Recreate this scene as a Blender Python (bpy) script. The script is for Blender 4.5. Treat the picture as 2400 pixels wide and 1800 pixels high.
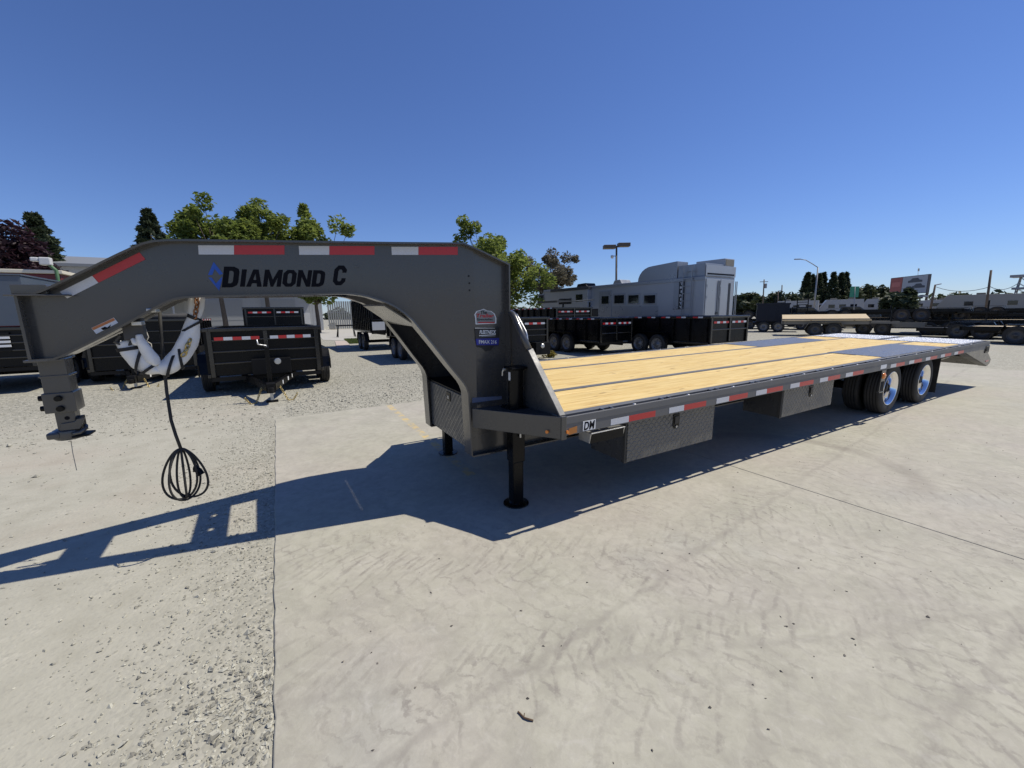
import bpy, math, random
import numpy as np
from mathutils import Vector, Matrix, Euler

for o in list(bpy.data.objects): bpy.data.objects.remove(o)
SC = bpy.context.scene
COL = SC.collection
R = math.radians

# ------------------------------------------------------------------ camera
F_PX, YAW, PITCH, ROLL = 973.44, 1.0427, 0.1668, -0.0159
CAM = Vector((-1.7449, -3.5907, 1.5712))
FW = Vector((math.cos(YAW)*math.cos(PITCH), math.sin(YAW)*math.cos(PITCH), -math.sin(PITCH)))
_r = Vector((math.sin(YAW), -math.cos(YAW), 0)); _u = _r.cross(FW)
RT = math.cos(ROLL)*_r + math.sin(ROLL)*_u
UP = -math.sin(ROLL)*_r + math.cos(ROLL)*_u
cd = bpy.data.cameras.new('camera'); co = bpy.data.objects.new('camera', cd); COL.objects.link(co)
cd.sensor_width = 36; cd.lens = F_PX/2400*36; cd.clip_start = 0.05; cd.clip_end = 6000
m = Matrix((RT, UP, -FW)).transposed().to_4x4(); m.translation = CAM; co.matrix_world = m
SC.camera = co

# ------------------------------------------------------------------ sky and sun
SUNV = Vector((.587, -.153, 1)).normalized()
W = bpy.data.worlds.new('World'); SC.world = W; W.use_nodes = True
nt = W.node_tree; nt.nodes.clear()
sky = nt.nodes.new('ShaderNodeTexSky'); sky.sky_type = 'NISHITA'; sky.sun_disc = False
sky.sun_elevation = math.asin(SUNV.z); sky.sun_rotation = math.atan2(SUNV.x, SUNV.y)
sky.altitude = 0; sky.air_density = 1.0; sky.dust_density = 0.0; sky.ozone_density = 2.0
bgn = nt.nodes.new('ShaderNodeBackground'); bgn.inputs[1].default_value = 0.1
out = nt.nodes.new('ShaderNodeOutputWorld')
wb = nt.nodes.new('ShaderNodeMix'); wb.data_type = 'RGBA'; wb.blend_type = 'MULTIPLY'; wb.inputs[0].default_value = 1
wb.inputs[7].default_value = (.60, .735, 1.11, 1)      # even white balance of the whole sky
nt.links.new(sky.outputs[0], wb.inputs[6]); nt.links.new(wb.outputs[2], bgn.inputs[0]); nt.links.new(bgn.outputs[0], out.inputs[0])
sl = bpy.data.lights.new('sun', 'SUN'); sl.energy = 4.75; sl.angle = R(.53); sl.color = (1, .945, .825)
so = bpy.data.objects.new('sun', sl); COL.objects.link(so); so.rotation_euler = SUNV.to_track_quat('Z', 'Y').to_euler()
SC.view_settings.view_transform = 'Standard'; SC.view_settings.look = 'None'
SC.view_settings.exposure = 0.0; SC.view_settings.gamma = 1

# ------------------------------------------------------------------ helpers
def PX(x, y, z=0.):
    """photo pixel (2400 wide) -> point on the horizontal plane z"""
    d = RT*((x-1200)/F_PX) - UP*((y-900)/F_PX) + FW
    return CAM + d*((z-CAM.z)/d.z)
def PXD(x, y, dist):
    d = RT*((x-1200)/F_PX) - UP*((y-900)/F_PX) + FW
    return CAM + d*(dist/math.hypot(d.x, d.y))

def tag(o, label, cat, group=None, kind=None):
    if label: o['label'] = label
    if cat: o['category'] = cat
    if group: o['group'] = group
    if kind: o['kind'] = kind
    return o
def thing(name, label, cat, loc=(0,0,0), rz=0., group=None):
    o = bpy.data.objects.new(name, None); COL.objects.link(o)
    o.location = loc; o.rotation_euler = (0, 0, rz); o.empty_display_size = .1
    return tag(o, label, cat, group)
def copy_tree(o, parent=None):
    c = o.copy(); COL.objects.link(c); c.parent = parent
    for ch in o.children: copy_tree(ch, c)
    return c
def link(name, mesh, mat=None, parent=None, loc=None, rot=None):
    o = bpy.data.objects.new(name, mesh); COL.objects.link(o)
    if mat is not None and not mesh.materials: mesh.materials.append(mat)
    if parent is not None: o.parent = parent
    if loc is not None: o.location = loc
    if rot is not None: o.rotation_euler = rot
    return o

class MB:
    def __init__(s): s.v = []; s.f = []
    def add(s, vs, fs):
        n = len(s.v); s.v += [tuple(v) for v in vs]; s.f += [tuple(i+n for i in f) for f in fs]; return s
    def box(s, x0, x1, y0, y1, z0, z1):
        if x0 > x1: x0, x1 = x1, x0
        if y0 > y1: y0, y1 = y1, y0
        if z0 > z1: z0, z1 = z1, z0
        return s.add([(x0,y0,z0),(x1,y0,z0),(x1,y1,z0),(x0,y1,z0),(x0,y0,z1),(x1,y0,z1),(x1,y1,z1),(x0,y1,z1)],
              [(0,3,2,1),(4,5,6,7),(0,1,5,4),(1,2,6,5),(2,3,7,6),(3,0,4,7)])
    def obox(s, c, size, M):
        hx, hy, hz = size[0]/2, size[1]/2, size[2]/2; c = Vector(c)
        vs = [c + M @ Vector(p) for p in ((-hx,-hy,-hz),(hx,-hy,-hz),(hx,hy,-hz),(-hx,hy,-hz),(-hx,-hy,hz),(hx,-hy,hz),(hx,hy,hz),(-hx,hy,hz))]
        return s.add(vs, [(0,3,2,1),(4,5,6,7),(0,1,5,4),(1,2,6,5),(2,3,7,6),(3,0,4,7)])
    def bar(s, p0, p1, w, h, up=(0,0,1)):
        """rectangular bar from p0 to p1"""
        p0, p1 = Vector(p0), Vector(p1); d = (p1-p0); L = d.length; d.normalize()
        sd = d.cross(Vector(up)); 
        if sd.length < 1e-4: sd = d.cross(Vector((1,0,0)))
        sd.normalize(); u = sd.cross(d)
        M = Matrix((d, sd, u)).transposed()
        return s.obox((p0+p1)/2, (L, w, h), M)
    def prism(s, poly, ax, a, b):
        n = len(poly)
        def P(p, t):
            return (t, p[0], p[1]) if ax == 'x' else (p[0], t, p[1]) if ax == 'y' else (p[0], p[1], t)
        vs = [P(p, a) for p in poly] + [P(p, b) for p in poly]
        fs = [tuple(range(n)), tuple(range(2*n-1, n-1, -1))] + [(i, i+n, (i+1) % n + n, (i+1) % n) for i in range(n)]
        return s.add(vs, fs)
    def cyl(s, p0, p1, r, n=12, r2=None, caps=True):
        p0, p1 = Vector(p0), Vector(p1); d = (p1-p0).normalized(); r2 = r if r2 is None else r2
        a = d.orthogonal().normalized(); b = d.cross(a)
        vs = [p0 + (a*math.cos(2*math.pi*i/n)+b*math.sin(2*math.pi*i/n))*r for i in range(n)]
        vs += [p1 + (a*math.cos(2*math.pi*i/n)+b*math.sin(2*math.pi*i/n))*r2 for i in range(n)]
        fs = [(i, (i+1) % n, (i+1) % n+n, i+n) for i in range(n)]
        if caps: fs += [tuple(range(n-1, -1, -1)), tuple(range(n, 2*n))]
        return s.add(vs, fs)
    def tube(s, pts, r, n=8, closed=False, rs=None):
        pts = [Vector(p) for p in pts]; m = len(pts); prev = None; rings = []
        for i, p in enumerate(pts):
            if closed: d = pts[(i+1) % m]-pts[i-1]
            else: d = pts[min(i+1, m-1)]-pts[max(i-1, 0)]
            d.normalize()
            if prev is None: a = d.orthogonal().normalized()
            else:
                a = prev - d*prev.dot(d)
                a = a.normalized() if a.length > 1e-5 else d.orthogonal().normalized()
            prev = a; b = d.cross(a); rr = rs[i] if rs else r
            rings.append([p+(a*math.cos(2*math.pi*k/n)+b*math.sin(2*math.pi*k/n))*rr for k in range(n)])
        vs = [v for rg in rings for v in rg]; fs = []
        for i in range(m if closed else m-1):
            j = (i+1) % m
            for k in range(n): fs.append((i*n+k, i*n+(k+1) % n, j*n+(k+1) % n, j*n+k))
        if not closed: fs += [tuple(range(n-1, -1, -1)), tuple((m-1)*n+k for k in range(n))]
        return s.add(vs, fs)
    def lathe(s, prof, o=(0,0,0), ax='y', n=32, closed=False):
        """prof: (radius, along-axis) list"""
        o = Vector(o); vs = []; m = len(prof)
        for k in range(n):
            c, sn = math.cos(2*math.pi*k/n), math.sin(2*math.pi*k/n)
            for r, t in prof:
                vs.append(o + Vector((r*c, t, r*sn)) if ax == 'y' else o + Vector((t, r*c, r*sn)) if ax == 'x' else o + Vector((r*c, r*sn, t)))
        fs = []
        for k in range(n):
            k2 = (k+1) % n
            for i in range(m if closed else m-1):
                j = (i+1) % m
                fs.append((k*m+i, k*m+j, k2*m+j, k2*m+i))
        return s.add(vs, fs)
    def mesh(s, name, mat=None, smooth=False):
        me = bpy.data.meshes.new(name); me.from_pydata(s.v, [], s.f); me.update()
        if mat is not None: me.materials.append(mat)
        if smooth: me.polygons.foreach_set('use_smooth', [True]*len(me.polygons))
        return me
    def build(s, name, mat, parent=None, bevel=0., smooth=False, label=None):
        o = link(name, s.mesh(name, mat, smooth), None, parent)
        if bevel:
            md = o.modifiers.new('bevel', 'BEVEL'); md.width = bevel; md.segments = 2; md.limit_method = 'ANGLE'; md.angle_limit = R(40)
        if label: o['label'] = label
        return o
def ease(o, ang=35):
    o.data.shade_smooth() if hasattr(o.data, 'shade_smooth') else None
    o.data.set_sharp_from_angle(angle=R(ang)); return o
def lerp_tab(tab, x):
    if x <= tab[0][0]: return tab[0][1]
    for (a, fa), (b, fb) in zip(tab, tab[1:]):
        if x <= b: return fa+(fb-fa)*(x-a)/(b-a)
    return tab[-1][1]

# ------------------------------------------------------------------ materials
MATS = {}
class NT:
    """small node-tree writer"""
    def __init__(s, name):
        s.m = bpy.data.materials.new(name); s.m.use_nodes = True; s.t = s.m.node_tree
        s.b = s.t.nodes['Principled BSDF']; s.o = s.t.nodes['Material Output']
    def n(s, kind, **kw):
        nd = s.t.nodes.new('ShaderNode'+kind)
        for k, v in kw.items(): setattr(nd, k, v)
        return nd
    def l(s, a, b): s.t.links.new(a, b)
    def val(s, sock, v):
        if isinstance(v, bpy.types.NodeSocket): s.l(v, sock)
        elif v is not None:
            try: sock.default_value = v
            except Exception: sock.default_value = tuple(v)+(1,) if len(v) == 3 else v
    def math(s, op, a, b=None, c=None, clamp=False):
        nd = s.n('Math', operation=op, use_clamp=clamp)
        for i, v in enumerate((a, b, c)): s.val(nd.inputs[i], v)
        return nd.outputs[0]
    def pos(s): return s.n('NewGeometry').outputs['Position']
    def objc(s): return s.n('TexCoord').outputs['Object']
    def mapv(s, vec, scale=(1,1,1), rot=(0,0,0), loc=(0,0,0)):
        nd = s.n('Mapping'); s.l(vec, nd.inputs[0]); nd.inputs['Scale'].default_value = scale
        nd.inputs['Rotation'].default_value = rot; nd.inputs['Location'].default_value = loc; return nd.outputs[0]
    def noise(s, vec, scale, detail=4, rough=.55, dist=0.):
        nd = s.n('TexNoise'); s.l(vec, nd.inputs['Vector']); nd.inputs['Scale'].default_value = scale
        nd.inputs['Detail'].default_value = detail; nd.inputs['Roughness'].default_value = rough; nd.inputs['Distortion'].default_value = dist
        return nd.outputs['Fac']
    def vor(s, vec, scale, feature='F1', out='Distance', rnd=1.):
        nd = s.n('TexVoronoi', feature=feature); s.l(vec, nd.inputs['Vector']); nd.inputs['Scale'].default_value = scale
        nd.inputs['Randomness'].default_value = rnd
        return nd.outputs[out]
    def ramp(s, fac, stops):
        nd = s.n('ValToRGB'); s.l(fac, nd.inputs[0]); e = nd.color_ramp.elements
        while len(e) < len(stops): e.new(.5)
        for el, (p, c) in zip(e, stops):
            el.position = p; el.color = (c, c, c, 1) if isinstance(c, (int, float)) else tuple(c)+(1,)
        return nd.outputs[0]
    def mix(s, fac, a, b, mode='MIX'):
        nd = s.n('Mix', data_type='RGBA', blend_type=mode)
        s.val(nd.inputs[0], fac); s.val(nd.inputs[6], a); s.val(nd.inputs[7], b); return nd.outputs[2]
    def rng(s, v, a, b, c, d):
        nd = s.n('MapRange'); s.l(v, nd.inputs[0])
        for i, q in enumerate((a, b, c, d)): nd.inputs[i+1].default_value = q
        return nd.outputs[0]
    def sep(s, vec):
        nd = s.n('SeparateXYZ'); s.l(vec, nd.inputs[0]); return nd.outputs
    def bump(s, h, strength=.3, dist=.01, normal=None):
        nd = s.n('Bump'); s.l(h, nd.inputs['Height']); nd.inputs['Strength'].default_value = strength; nd.inputs['Distance'].default_value = dist
        if normal is not None: s.l(normal, nd.inputs['Normal'])
        return nd.outputs[0]
    def set(s, **kw):
        for k, v in kw.items():
            s.val(s.b.inputs[k.replace('_', ' ')], v)
        return s.m

def paint(name, col, rough=.35, metal=0., coat=0., dirt=.12, scale=6., rvar=.12, spec=.5):
    """plain paint with uneven dust and gloss"""
    t = NT(name); p = t.objc()
    n1 = t.noise(p, scale, 5, .6); n2 = t.noise(p, scale*9, 3)
    c = t.mix(t.rng(n1, .4, .75, 0, dirt), col, (.30, .27, .22))
    t.set(Base_Color=c, Metallic=metal, Coat_Weight=coat, Coat_Roughness=.08, Specular_IOR_Level=spec)
    r = t.math('ADD', t.rng(n1, .3, .7, rough-rvar*.4, rough+rvar), t.rng(n2, .3, .7, -.03, .03))
    t.set(Roughness=r); t.set(Normal=t.bump(n2, .04, .002))
    return t.m
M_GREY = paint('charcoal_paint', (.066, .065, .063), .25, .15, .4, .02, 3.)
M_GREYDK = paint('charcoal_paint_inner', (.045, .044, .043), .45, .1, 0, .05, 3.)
M_BLACK = paint('black_powder_coat', (.0035, .0035, .004), .26, 0, .0, .006, 3., .12, .22)
M_BLACKG = paint('black_gloss_edge', (.006, .006, .0065), .20, 0, .3, .02, 3., .1, .6)
M_BLACK2 = paint('black_satin_paint', (.005, .005, .0055), .42, 0, 0, .012, 2., .12, .22)
M_RIMDK = paint('dark_wheel_centre', (.05, .05, .055), .3, .8, 0, .05, 10.)
M_RUBBER = paint('tyre_rubber', (.016, .0155, .015), .72, 0, 0, .10, 8.)
M_CHROME = paint('polished_aluminium', (.86, .86, .87), .09, 1., 0, .02, 5., .05)
M_STEEL = paint('zinc_steel', (.55, .55, .54), .38, .9, 0, .1, 10.)
M_WHITEST = paint('grey_rim_paint', (.20, .20, .20), .4, .4, 0, .1, 10.)
M_GOLD = paint('yellow_zinc_chain', (.52, .40, .16), .35, .85, 0, .1, 20.)
M_RUST = paint('rusty_chain', (.30, .13, .055), .6, .4, 0, .15, 20.)
M_WHITE = paint('white_paint', (.60, .60, .59), .4, 0, .1, .10, 2.)
M_STICK = paint('sticker_white', (.75, .75, .74), .5, 0, 0, .05, 30.)
M_STICKBK = paint('sticker_black', (.012, .012, .014), .4, 0, 0, .03, 30.)
M_BLUE = paint('decal_blue', (.012, .085, .42), .4, 0, 0, .02, 20.)
M_BLUE2 = paint('decal_deep_blue', (.012, .02, .24), .4, 0, 0, .02, 20.)
M_INK = paint('decal_black', (.003, .0035, .007), .5, 0, 0, .0, 20., .1, .12)
M_REDINK = paint('decal_red', (.45, .02, .025), .45, 0, 0, .02, 20.)
M_ORANGE = paint('warning_orange', (.55, .19, .06), .5, 0, 0, .03, 20.)
M_NAVY = paint('navy_paint', (.006, .009, .020), .35, 0, .0, .02, 2., .12, .3)
M_SLATE = paint('slate_paint', (.075, .095, .125), .4, .1, .1, .08, 1.)
M_TAN = paint('olive_tan_paint', (.20, .18, .14), .5, 0, 0, .1, 2.)
M_GREEN = paint('green_paint', (.06, .14, .06), .5, 0, 0, .1, 4.)
M_CONCRETE = paint('cast_concrete', (.42, .40, .36), .9, 0, 0, .25, 5.)
M_GALV = paint('galvanised_pole', (.30, .30, .31), .5, .5, 0, .1, 3.)
M_POLE = paint('bronze_pole', (.10, .075, .055), .5, .1, 0, .1, 3.)
M_TIMBER = paint('weathered_pole', (.12, .085, .06), .85, 0, 0, .2, 3.)
M_MAROON = paint('maroon_paint', (.12, .015, .02), .5, 0, 0, .05, 3.)
M_CREAM = paint('cream_paint', (.65, .60, .48), .5, 0, 0, .1, 3.)
def glass(name, col=(.01, .012, .014)):
    t = NT(name); return t.set(Base_Color=col, Roughness=.06, Specular_IOR_Level=.6)
M_GLASS = glass('dark_glass')

def tape(name, col):
    t = NT(name); p = t.objc()
    h = t.vor(t.mapv(p, (1, 1, 1)), 120.)
    c = t.mix(t.rng(h, 0., .6, .0, .25), col, tuple(q*.6 for q in col))
    return t.set(Base_Color=c, Roughness=.35, Normal=t.bump(h, .15, .002), Coat_Weight=.3)
M_TW = tape('reflective_white', (.62, .63, .66)); M_TR = tape('reflective_red', (.50, .018, .02))
def lens(name, col, em=0):
    t = NT(name); h = t.vor(t.objc(), 90.)
    return t.set(Base_Color=col, Roughness=.15, Normal=t.bump(h, .3, .003), Coat_Weight=.6)
M_AMBER = lens('amber_lens', (.75, .22, .02)); M_REDL = lens('red_lens', (.45, .02, .015))

def diamond(name, col, metal, rough, scale=26., strength=.5, glint=0.):
    """tread plate: raised bars in two directions (x/z or x/y by the larger normal)"""
    t = NT(name); p = t.objc(); s = t.sep(p)
    yz = t.math('ADD', s[2], t.math('MULTIPLY', s[1], 1.0))
    def bars(sign, off):
        a = t.math('ADD', t.math('MULTIPLY', s[0], .7), t.math('MULTIPLY', yz, .7*sign))
        b = t.math('SUBTRACT', t.math('MULTIPLY', s[0], .7), t.math('MULTIPLY', yz, .7*sign))
        fa = t.math('ABSOLUTE', t.math('SUBTRACT', t.math('FRACT', t.math('ADD', t.math('MULTIPLY', a, scale), off)), .5))
        fb = t.math('ABSOLUTE', t.math('SUBTRACT', t.math('FRACT', t.math('ADD', t.math('MULTIPLY', b, scale), off)), .5))
        return t.math('MULTIPLY', t.rng(fa, .16, .06, 0, 1), t.rng(fb, .46, .30, 0, 1))
    h = t.math('MAXIMUM', bars(1, 0.), bars(-1, .5))
    n = t.noise(p, 7., 5)
    c = t.mix(t.rng(n, .35, .75, 0, .25), col, tuple(q*.75 for q in col))
    r = t.rng(n, .3, .7, rough-.08, rough+.12)
    return t.set(Base_Color=c, Metallic=metal, Roughness=r, Normal=t.bump(h, strength, .006))
M_TREADG = diamond('grey_tread_plate', (.135, .134, .13), .25, .30, 22., .9)
def glint_plate(name, c0, c1, metal, rough, amt, rel=1.):
    """tread plate with sun glints painted as bright crowns over duller ground, strongly uneven relief"""
    t = NT(name); p = t.objc(); v = t.vor(t.mapv(p, (1, 1.6, 1)), 24.); n = t.noise(p, 9., 4, .65); b = t.noise(p, 1.4, 4, .6)
    crown = t.math('MULTIPLY', t.rng(v, .42, .2, 0, 1), t.rng(t.math('ADD', n, t.math('MULTIPLY', b, amt)), .55, .85, 0, 1))
    c = t.mix(crown, c0, c1)  # glints mixed into the base colour
    return t.set(Base_Color=c, Metallic=metal, Roughness=t.rng(n, .3, .7, rough-.1, rough+.1), Normal=t.bump(t.math('ADD', v, n), rel, .02))
M_TREADX = glint_plate('steel_tread_plate', (.155, .157, .172), (.70, .70, .74), .30, .36, .02, .35)
M_TREADA = glint_plate('bright_tread_plate', (.50, .50, .52), (.92, .92, .92), .2, .36, .95)

def wood(name, c0, c1, c2, knots=True):
    t = NT(name); p = t.objc(); oi = t.n('ObjectInfo')
    off = t.n('CombineXYZ'); t.l(t.math('MULTIPLY', oi.outputs['Random'], 37.), off.inputs[0]); t.l(t.math('MULTIPLY', oi.outputs['Random'], 91.), off.inputs[1])
    add = t.n('VectorMath', operation='ADD'); t.l(p, add.inputs[0]); t.l(off.outputs[0], add.inputs[1]); q = add.outputs[0]
    g = t.noise(t.mapv(q, (.9, 14., 14.)), 2.2, 6, .6, .6)
    fine = t.noise(t.mapv(q, (2.2, 60., 60.)), 3., 3)
    col = t.ramp(g, [(.32, c0), (.50, c1), (.66, c2)])
    col = t.mix(t.rng(fine, .35, .7, 0, .25), col, tuple(v*.82 for v in c2))
    # board to board tone
    col = t.mix(t.math('MULTIPLY', oi.outputs['Random'], .45), col, tuple(v*.80 for v in c1))
    # knots and grey stains
    k = t.vor(t.mapv(q, (1.1, 4.4, 1.)), 2.1)
    kn = t.rng(k, .06, .125, 1, 0)
    col = t.mix(t.math('MULTIPLY', kn, .85), col, (.17, .075, .022))
    st = t.noise(t.mapv(q, (.7, 5., 1.)), 1.3, 4, .6)
    col = t.mix(t.rng(st, .62, .74, 0, .60), col, (.24, .16, .08))
    t.set(Base_Color=col, Roughness=.62, Normal=t.bump(t.math('ADD', g, fine), .12, .003), Specular_IOR_Level=.3)
    return t.m
M_WOOD = wood('treated_pine', (.84, .655, .315), (.75, .545, .215), (.52, .315, .095))
M_WOODG = wood('pale_deck_timber', (.66, .55, .36), (.58, .46, .28), (.46, .34, .2))
# ------------------------------------------------------------------ ground
def mat_gravel():
    t = NT('crushed_gravel'); p = t.pos(); s = t.sep(p)
    stone = t.vor(p, 38.); cell = t.vor(p, 38., out='Color'); big = t.noise(p, .55, 5, .6); mid = t.noise(p, 3.2, 5, .62); fine = t.noise(p, 55., 3)
    # loose stone share: rises beyond the pad's far edge and beside its left edge
    back = t.rng(t.math('ADD', s[1], t.math('MULTIPLY', mid, 2.)), 5.2, 8.0, 0, .85)
    edge = t.rng(t.math('ADD', s[0], t.math('MULTIPLY', big, .8)), -2.3, -1.3, 0, .45)
    loose = t.math('MAXIMUM', t.math('MAXIMUM', back, edge), t.rng(mid, .54, .72, 0, .35))
    cs = t.sep(cell)
    tone = t.ramp(cs[0], [(0, (0.148, 0.144, 0.122)), (.35, (0.261, 0.252, 0.209)), (.7, (0.365, 0.348, 0.287)), (1, (0.479, 0.452, 0.383))])
    dust = t.ramp(mid, [(.25, (0.322, 0.304, 0.244)), (.5, (0.383, 0.365, 0.300)), (.75, (0.444, 0.422, 0.348))])
    pink = t.rng(big, .52, .66, 0, .35)
    dust = t.mix(pink, dust, (0.409, 0.348, 0.287))
    dust = t.mix(t.rng(fine, .55, .75, 0, .35), dust, (0.235, 0.217, 0.191))
    col = t.mix(loose, dust, tone)
    h = t.math('MULTIPLY', t.math('SUBTRACT', 1., stone), t.math('ADD', loose, .15))
    t.set(Base_Color=col, Roughness=.93, Specular_IOR_Level=.2)
    nb = t.bump(h, .7, .012); t.set(Normal=t.bump(t.math('ADD', fine, mid), .3, .008, nb))
    return t.m

def mat_pad():
    t = NT('concrete_pad'); p = t.pos(); s = t.sep(p)
    big = t.noise(p, .45, 5, .6); mid = t.noise(p, 2.6, 6, .62, .5); fine = t.noise(p, 70., 3, .6); sw = t.noise(p, 9., 4, .6, 1.2)
    col = t.ramp(mid, [(.25, (0.331, 0.315, 0.254)), (.5, (0.392, 0.372, 0.300)), (.78, (0.457, 0.433, 0.357))])
    col = t.mix(t.rng(big, .45, .68, 0, .55), col, (0.409, 0.361, 0.326))
    g2 = t.noise(t.mapv(p, (1, 1, 1), loc=(9, 3, 0)), .7, 4)
    col = t.mix(t.rng(g2, .58, .72, 0, .4), col, (0.348, 0.352, 0.326))
    y2 = t.noise(t.mapv(p, (1, 1, 1), loc=(-5, 13, 0)), 1.1, 3)
    col = t.mix(t.rng(y2, .70, .80, 0, .35), col, (0.452, 0.374, 0.235))
    wsp = t.noise(t.mapv(p, (1, 1, 1), loc=(3, 3, 0)), 4.2, 7, .68, 2.6)
    col = t.mix(t.rng(wsp, .50, .53, 0, .16), col, (0.287, 0.261, 0.235))
    col = t.mix(t.rng(sw, .60, .72, 0, .22), col, (0.522, 0.496, 0.452))
    mot = t.noise(t.mapv(p, (1, 1, 1), loc=(17, 5, 0)), 13., 5, .7, .6); col = t.mix(t.rng(mot, .36, .50, .30, 0), col, (.27, .25, .205)); col = t.mix(t.rng(mot, .54, .68, 0, .30), col, (.50, .475, .40))
    spk = t.vor(p, 60.); col = t.mix(t.rng(spk, .02, .07, .45, 0), col, (0.174, 0.157, 0.139))
    # tyre tracks left by loaders: straight bands with lug marks
    wob = t.math('MULTIPLY', t.math('SUBTRACT', t.noise(p, 1.6, 3), .5), .16)
    wob2 = t.math('MULTIPLY', t.math('SUBTRACT', t.noise(p, 9., 4, .65), .5), .14)
    patch = t.noise(t.mapv(p, (1, 1, 1), loc=(31, 7, 0)), 1.7, 5, .65)
    crumb = t.noise(t.mapv(p, (1, 1, 1), loc=(2, 9, 0)), 16., 4, .7)
    def track(a, b, wid, per, amt, slant=1.0, curve=0., centre=0., phase=0.):
        nonlocal col
        ax, ay = a.x, a.y; d = Vector((b.x-a.x, b.y-a.y)); d.normalize()
        dx = t.math('SUBTRACT', s[0], ax); dy = t.math('SUBTRACT', s[1], ay)
        u = t.math('ADD', t.math('MULTIPLY', dx, d.x), t.math('MULTIPLY', dy, d.y))
        v = t.math('SUBTRACT', t.math('MULTIPLY', dy, d.x), t.math('MULTIPLY', dx, d.y))
        v = t.math('ADD', t.math('ADD', v, wob), t.math('ADD', wob2, t.math('MULTIPLY', t.math('MULTIPLY', u, u), curve)))
        av = t.math('ABSOLUTE', v)
        band = t.rng(av, wid*.52, wid*.36, 0, 1)
        q = t.math('ADD', u, t.math('MULTIPLY', t.math('POWER', av, 1.35), slant))
        fr = t.math('FRACT', t.math('ADD', t.math('DIVIDE', t.math('ADD', q, wob2), per), t.math('MULTIPLY', t.math('GREATER_THAN', v, 0.), .5)))
        lug = t.math('MULTIPLY', t.rng(fr, .42, .48, 0, 1), t.rng(fr, .66, .58, 0, 1))
        lug = t.math('MULTIPLY', lug, t.rng(av, .02, .05, .2, 1))
        mk = t.math('MULTIPLY', t.math('MULTIPLY', band, lug), t.math('MULTIPLY', t.rng(patch, .38, .55, 0, amt), t.rng(crumb, .40, .52, .1, 1)))
        if centre: mk = t.math('MAXIMUM', mk, t.math('MULTIPLY', t.rng(av, .035, .008, 0, centre*.55), t.rng(patch, .3, .5, .2, 1)))
        col = t.mix(mk, col, (0.209, 0.187, 0.165))
    track(PX(980, 1740), PX(1500, 1385), .52, .115, .42, .9, 0., .55)
    track(PX(2170, 1790), PX(2400, 1430), .62, .15, .42, 1.1, 0., .55)
    track(PX(700, 1640), PX(1350, 1560), .46, .12, .3, -.9, 0., .35)
    track(PX(1500, 1215), PX(2300, 1120), .55, .13, .40, 1., .01, .1)
    track(PX(1560, 1300), PX(2380, 1235), .55, .14, .40, -1., 0., .15)
    track(PX(1500, 1440), PX(2380, 1330), .55, .15, .38, 1.1, -.012, .15)
    track(PX(1300, 1560), PX(2390, 1500), .60, .16, .34, -1.1, .01, .1)
    track(PX(1800, 1780), PX(1500, 1300), .5, .14, .30, .9, .02, .1)
    track(PX(1400, 1330), PX(2390, 1420), .5, .12, .40, .9, .006, .1)
    track(PX(1700, 1780), PX(2390, 1620), .58, .16, .40, -1.0, 0., .1)
    track(PX(900, 1330), PX(1600, 1240), .5, .12, .30, 1., .0, .0)
    # arc scuffed by a turning wheel
    c0 = PX(1840, 1085); dx = t.math('SUBTRACT', s[0], c0.x); dy = t.math('SUBTRACT', s[1], c0.y)
    rr = t.math('SQRT', t.math('ADD', t.math('MULTIPLY', dx, dx), t.math('MULTIPLY', dy, dy)))
    arc = t.rng(t.math('ABSOLUTE', t.math('SUBTRACT', rr, 1.02)), .14, .05, 0, 1)
    arc = t.math('MULTIPLY', t.math('MULTIPLY', arc, t.rng(dx, -.1, .5, 0, 1)), t.rng(patch, .3, .6, .15, .38))
    col = t.mix(arc, col, (0.191, 0.165, 0.144))
    # worn yellow line
    ya, yb = PX(905, 945), PX(1098, 1107); d = Vector((yb.x-ya.x, yb.y-ya.y)).normalized()
    v = t.math('SUBTRACT', t.math('MULTIPLY', t.math('SUBTRACT', s[1], ya.y), d.x), t.math('MULTIPLY', t.math('SUBTRACT', s[0], ya.x), d.y))
    yl = t.math('MULTIPLY', t.rng(t.math('ABSOLUTE', v), .055, .04, 0, 1), t.rng(t.noise(p, 6., 5, .7), .44, .58, 0, .75))
    yl = t.math('MULTIPLY', yl, t.math('GREATER_THAN', s[1], 0.))
    col = t.mix(yl, col, (0.592, 0.435, 0.174))
    t.set(Base_Color=col, Roughness=t.rng(mid, .3, .7, .78, .9), Specular_IOR_Level=.3)
    nb = t.bump(fine, .25, .004); t.set(Normal=t.bump(sw, .10, .006, nb))
    return t.m

M_GRAVEL = mat_gravel(); M_PAD = mat_pad()
GZ = -.012
def sheet(name, pts, z, mat):
    me = bpy.data.meshes.new(name); me.from_pydata([(p[0], p[1], z) for p in pts], [], [tuple(range(len(pts)))])
    o = link(name, me, mat); o['kind'] = 'structure'; return o
sheet('ground', [(-2500, -2500), (2500, -2500), (2500, 2500), (-2500, 2500)], GZ, M_GRAVEL)

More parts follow.
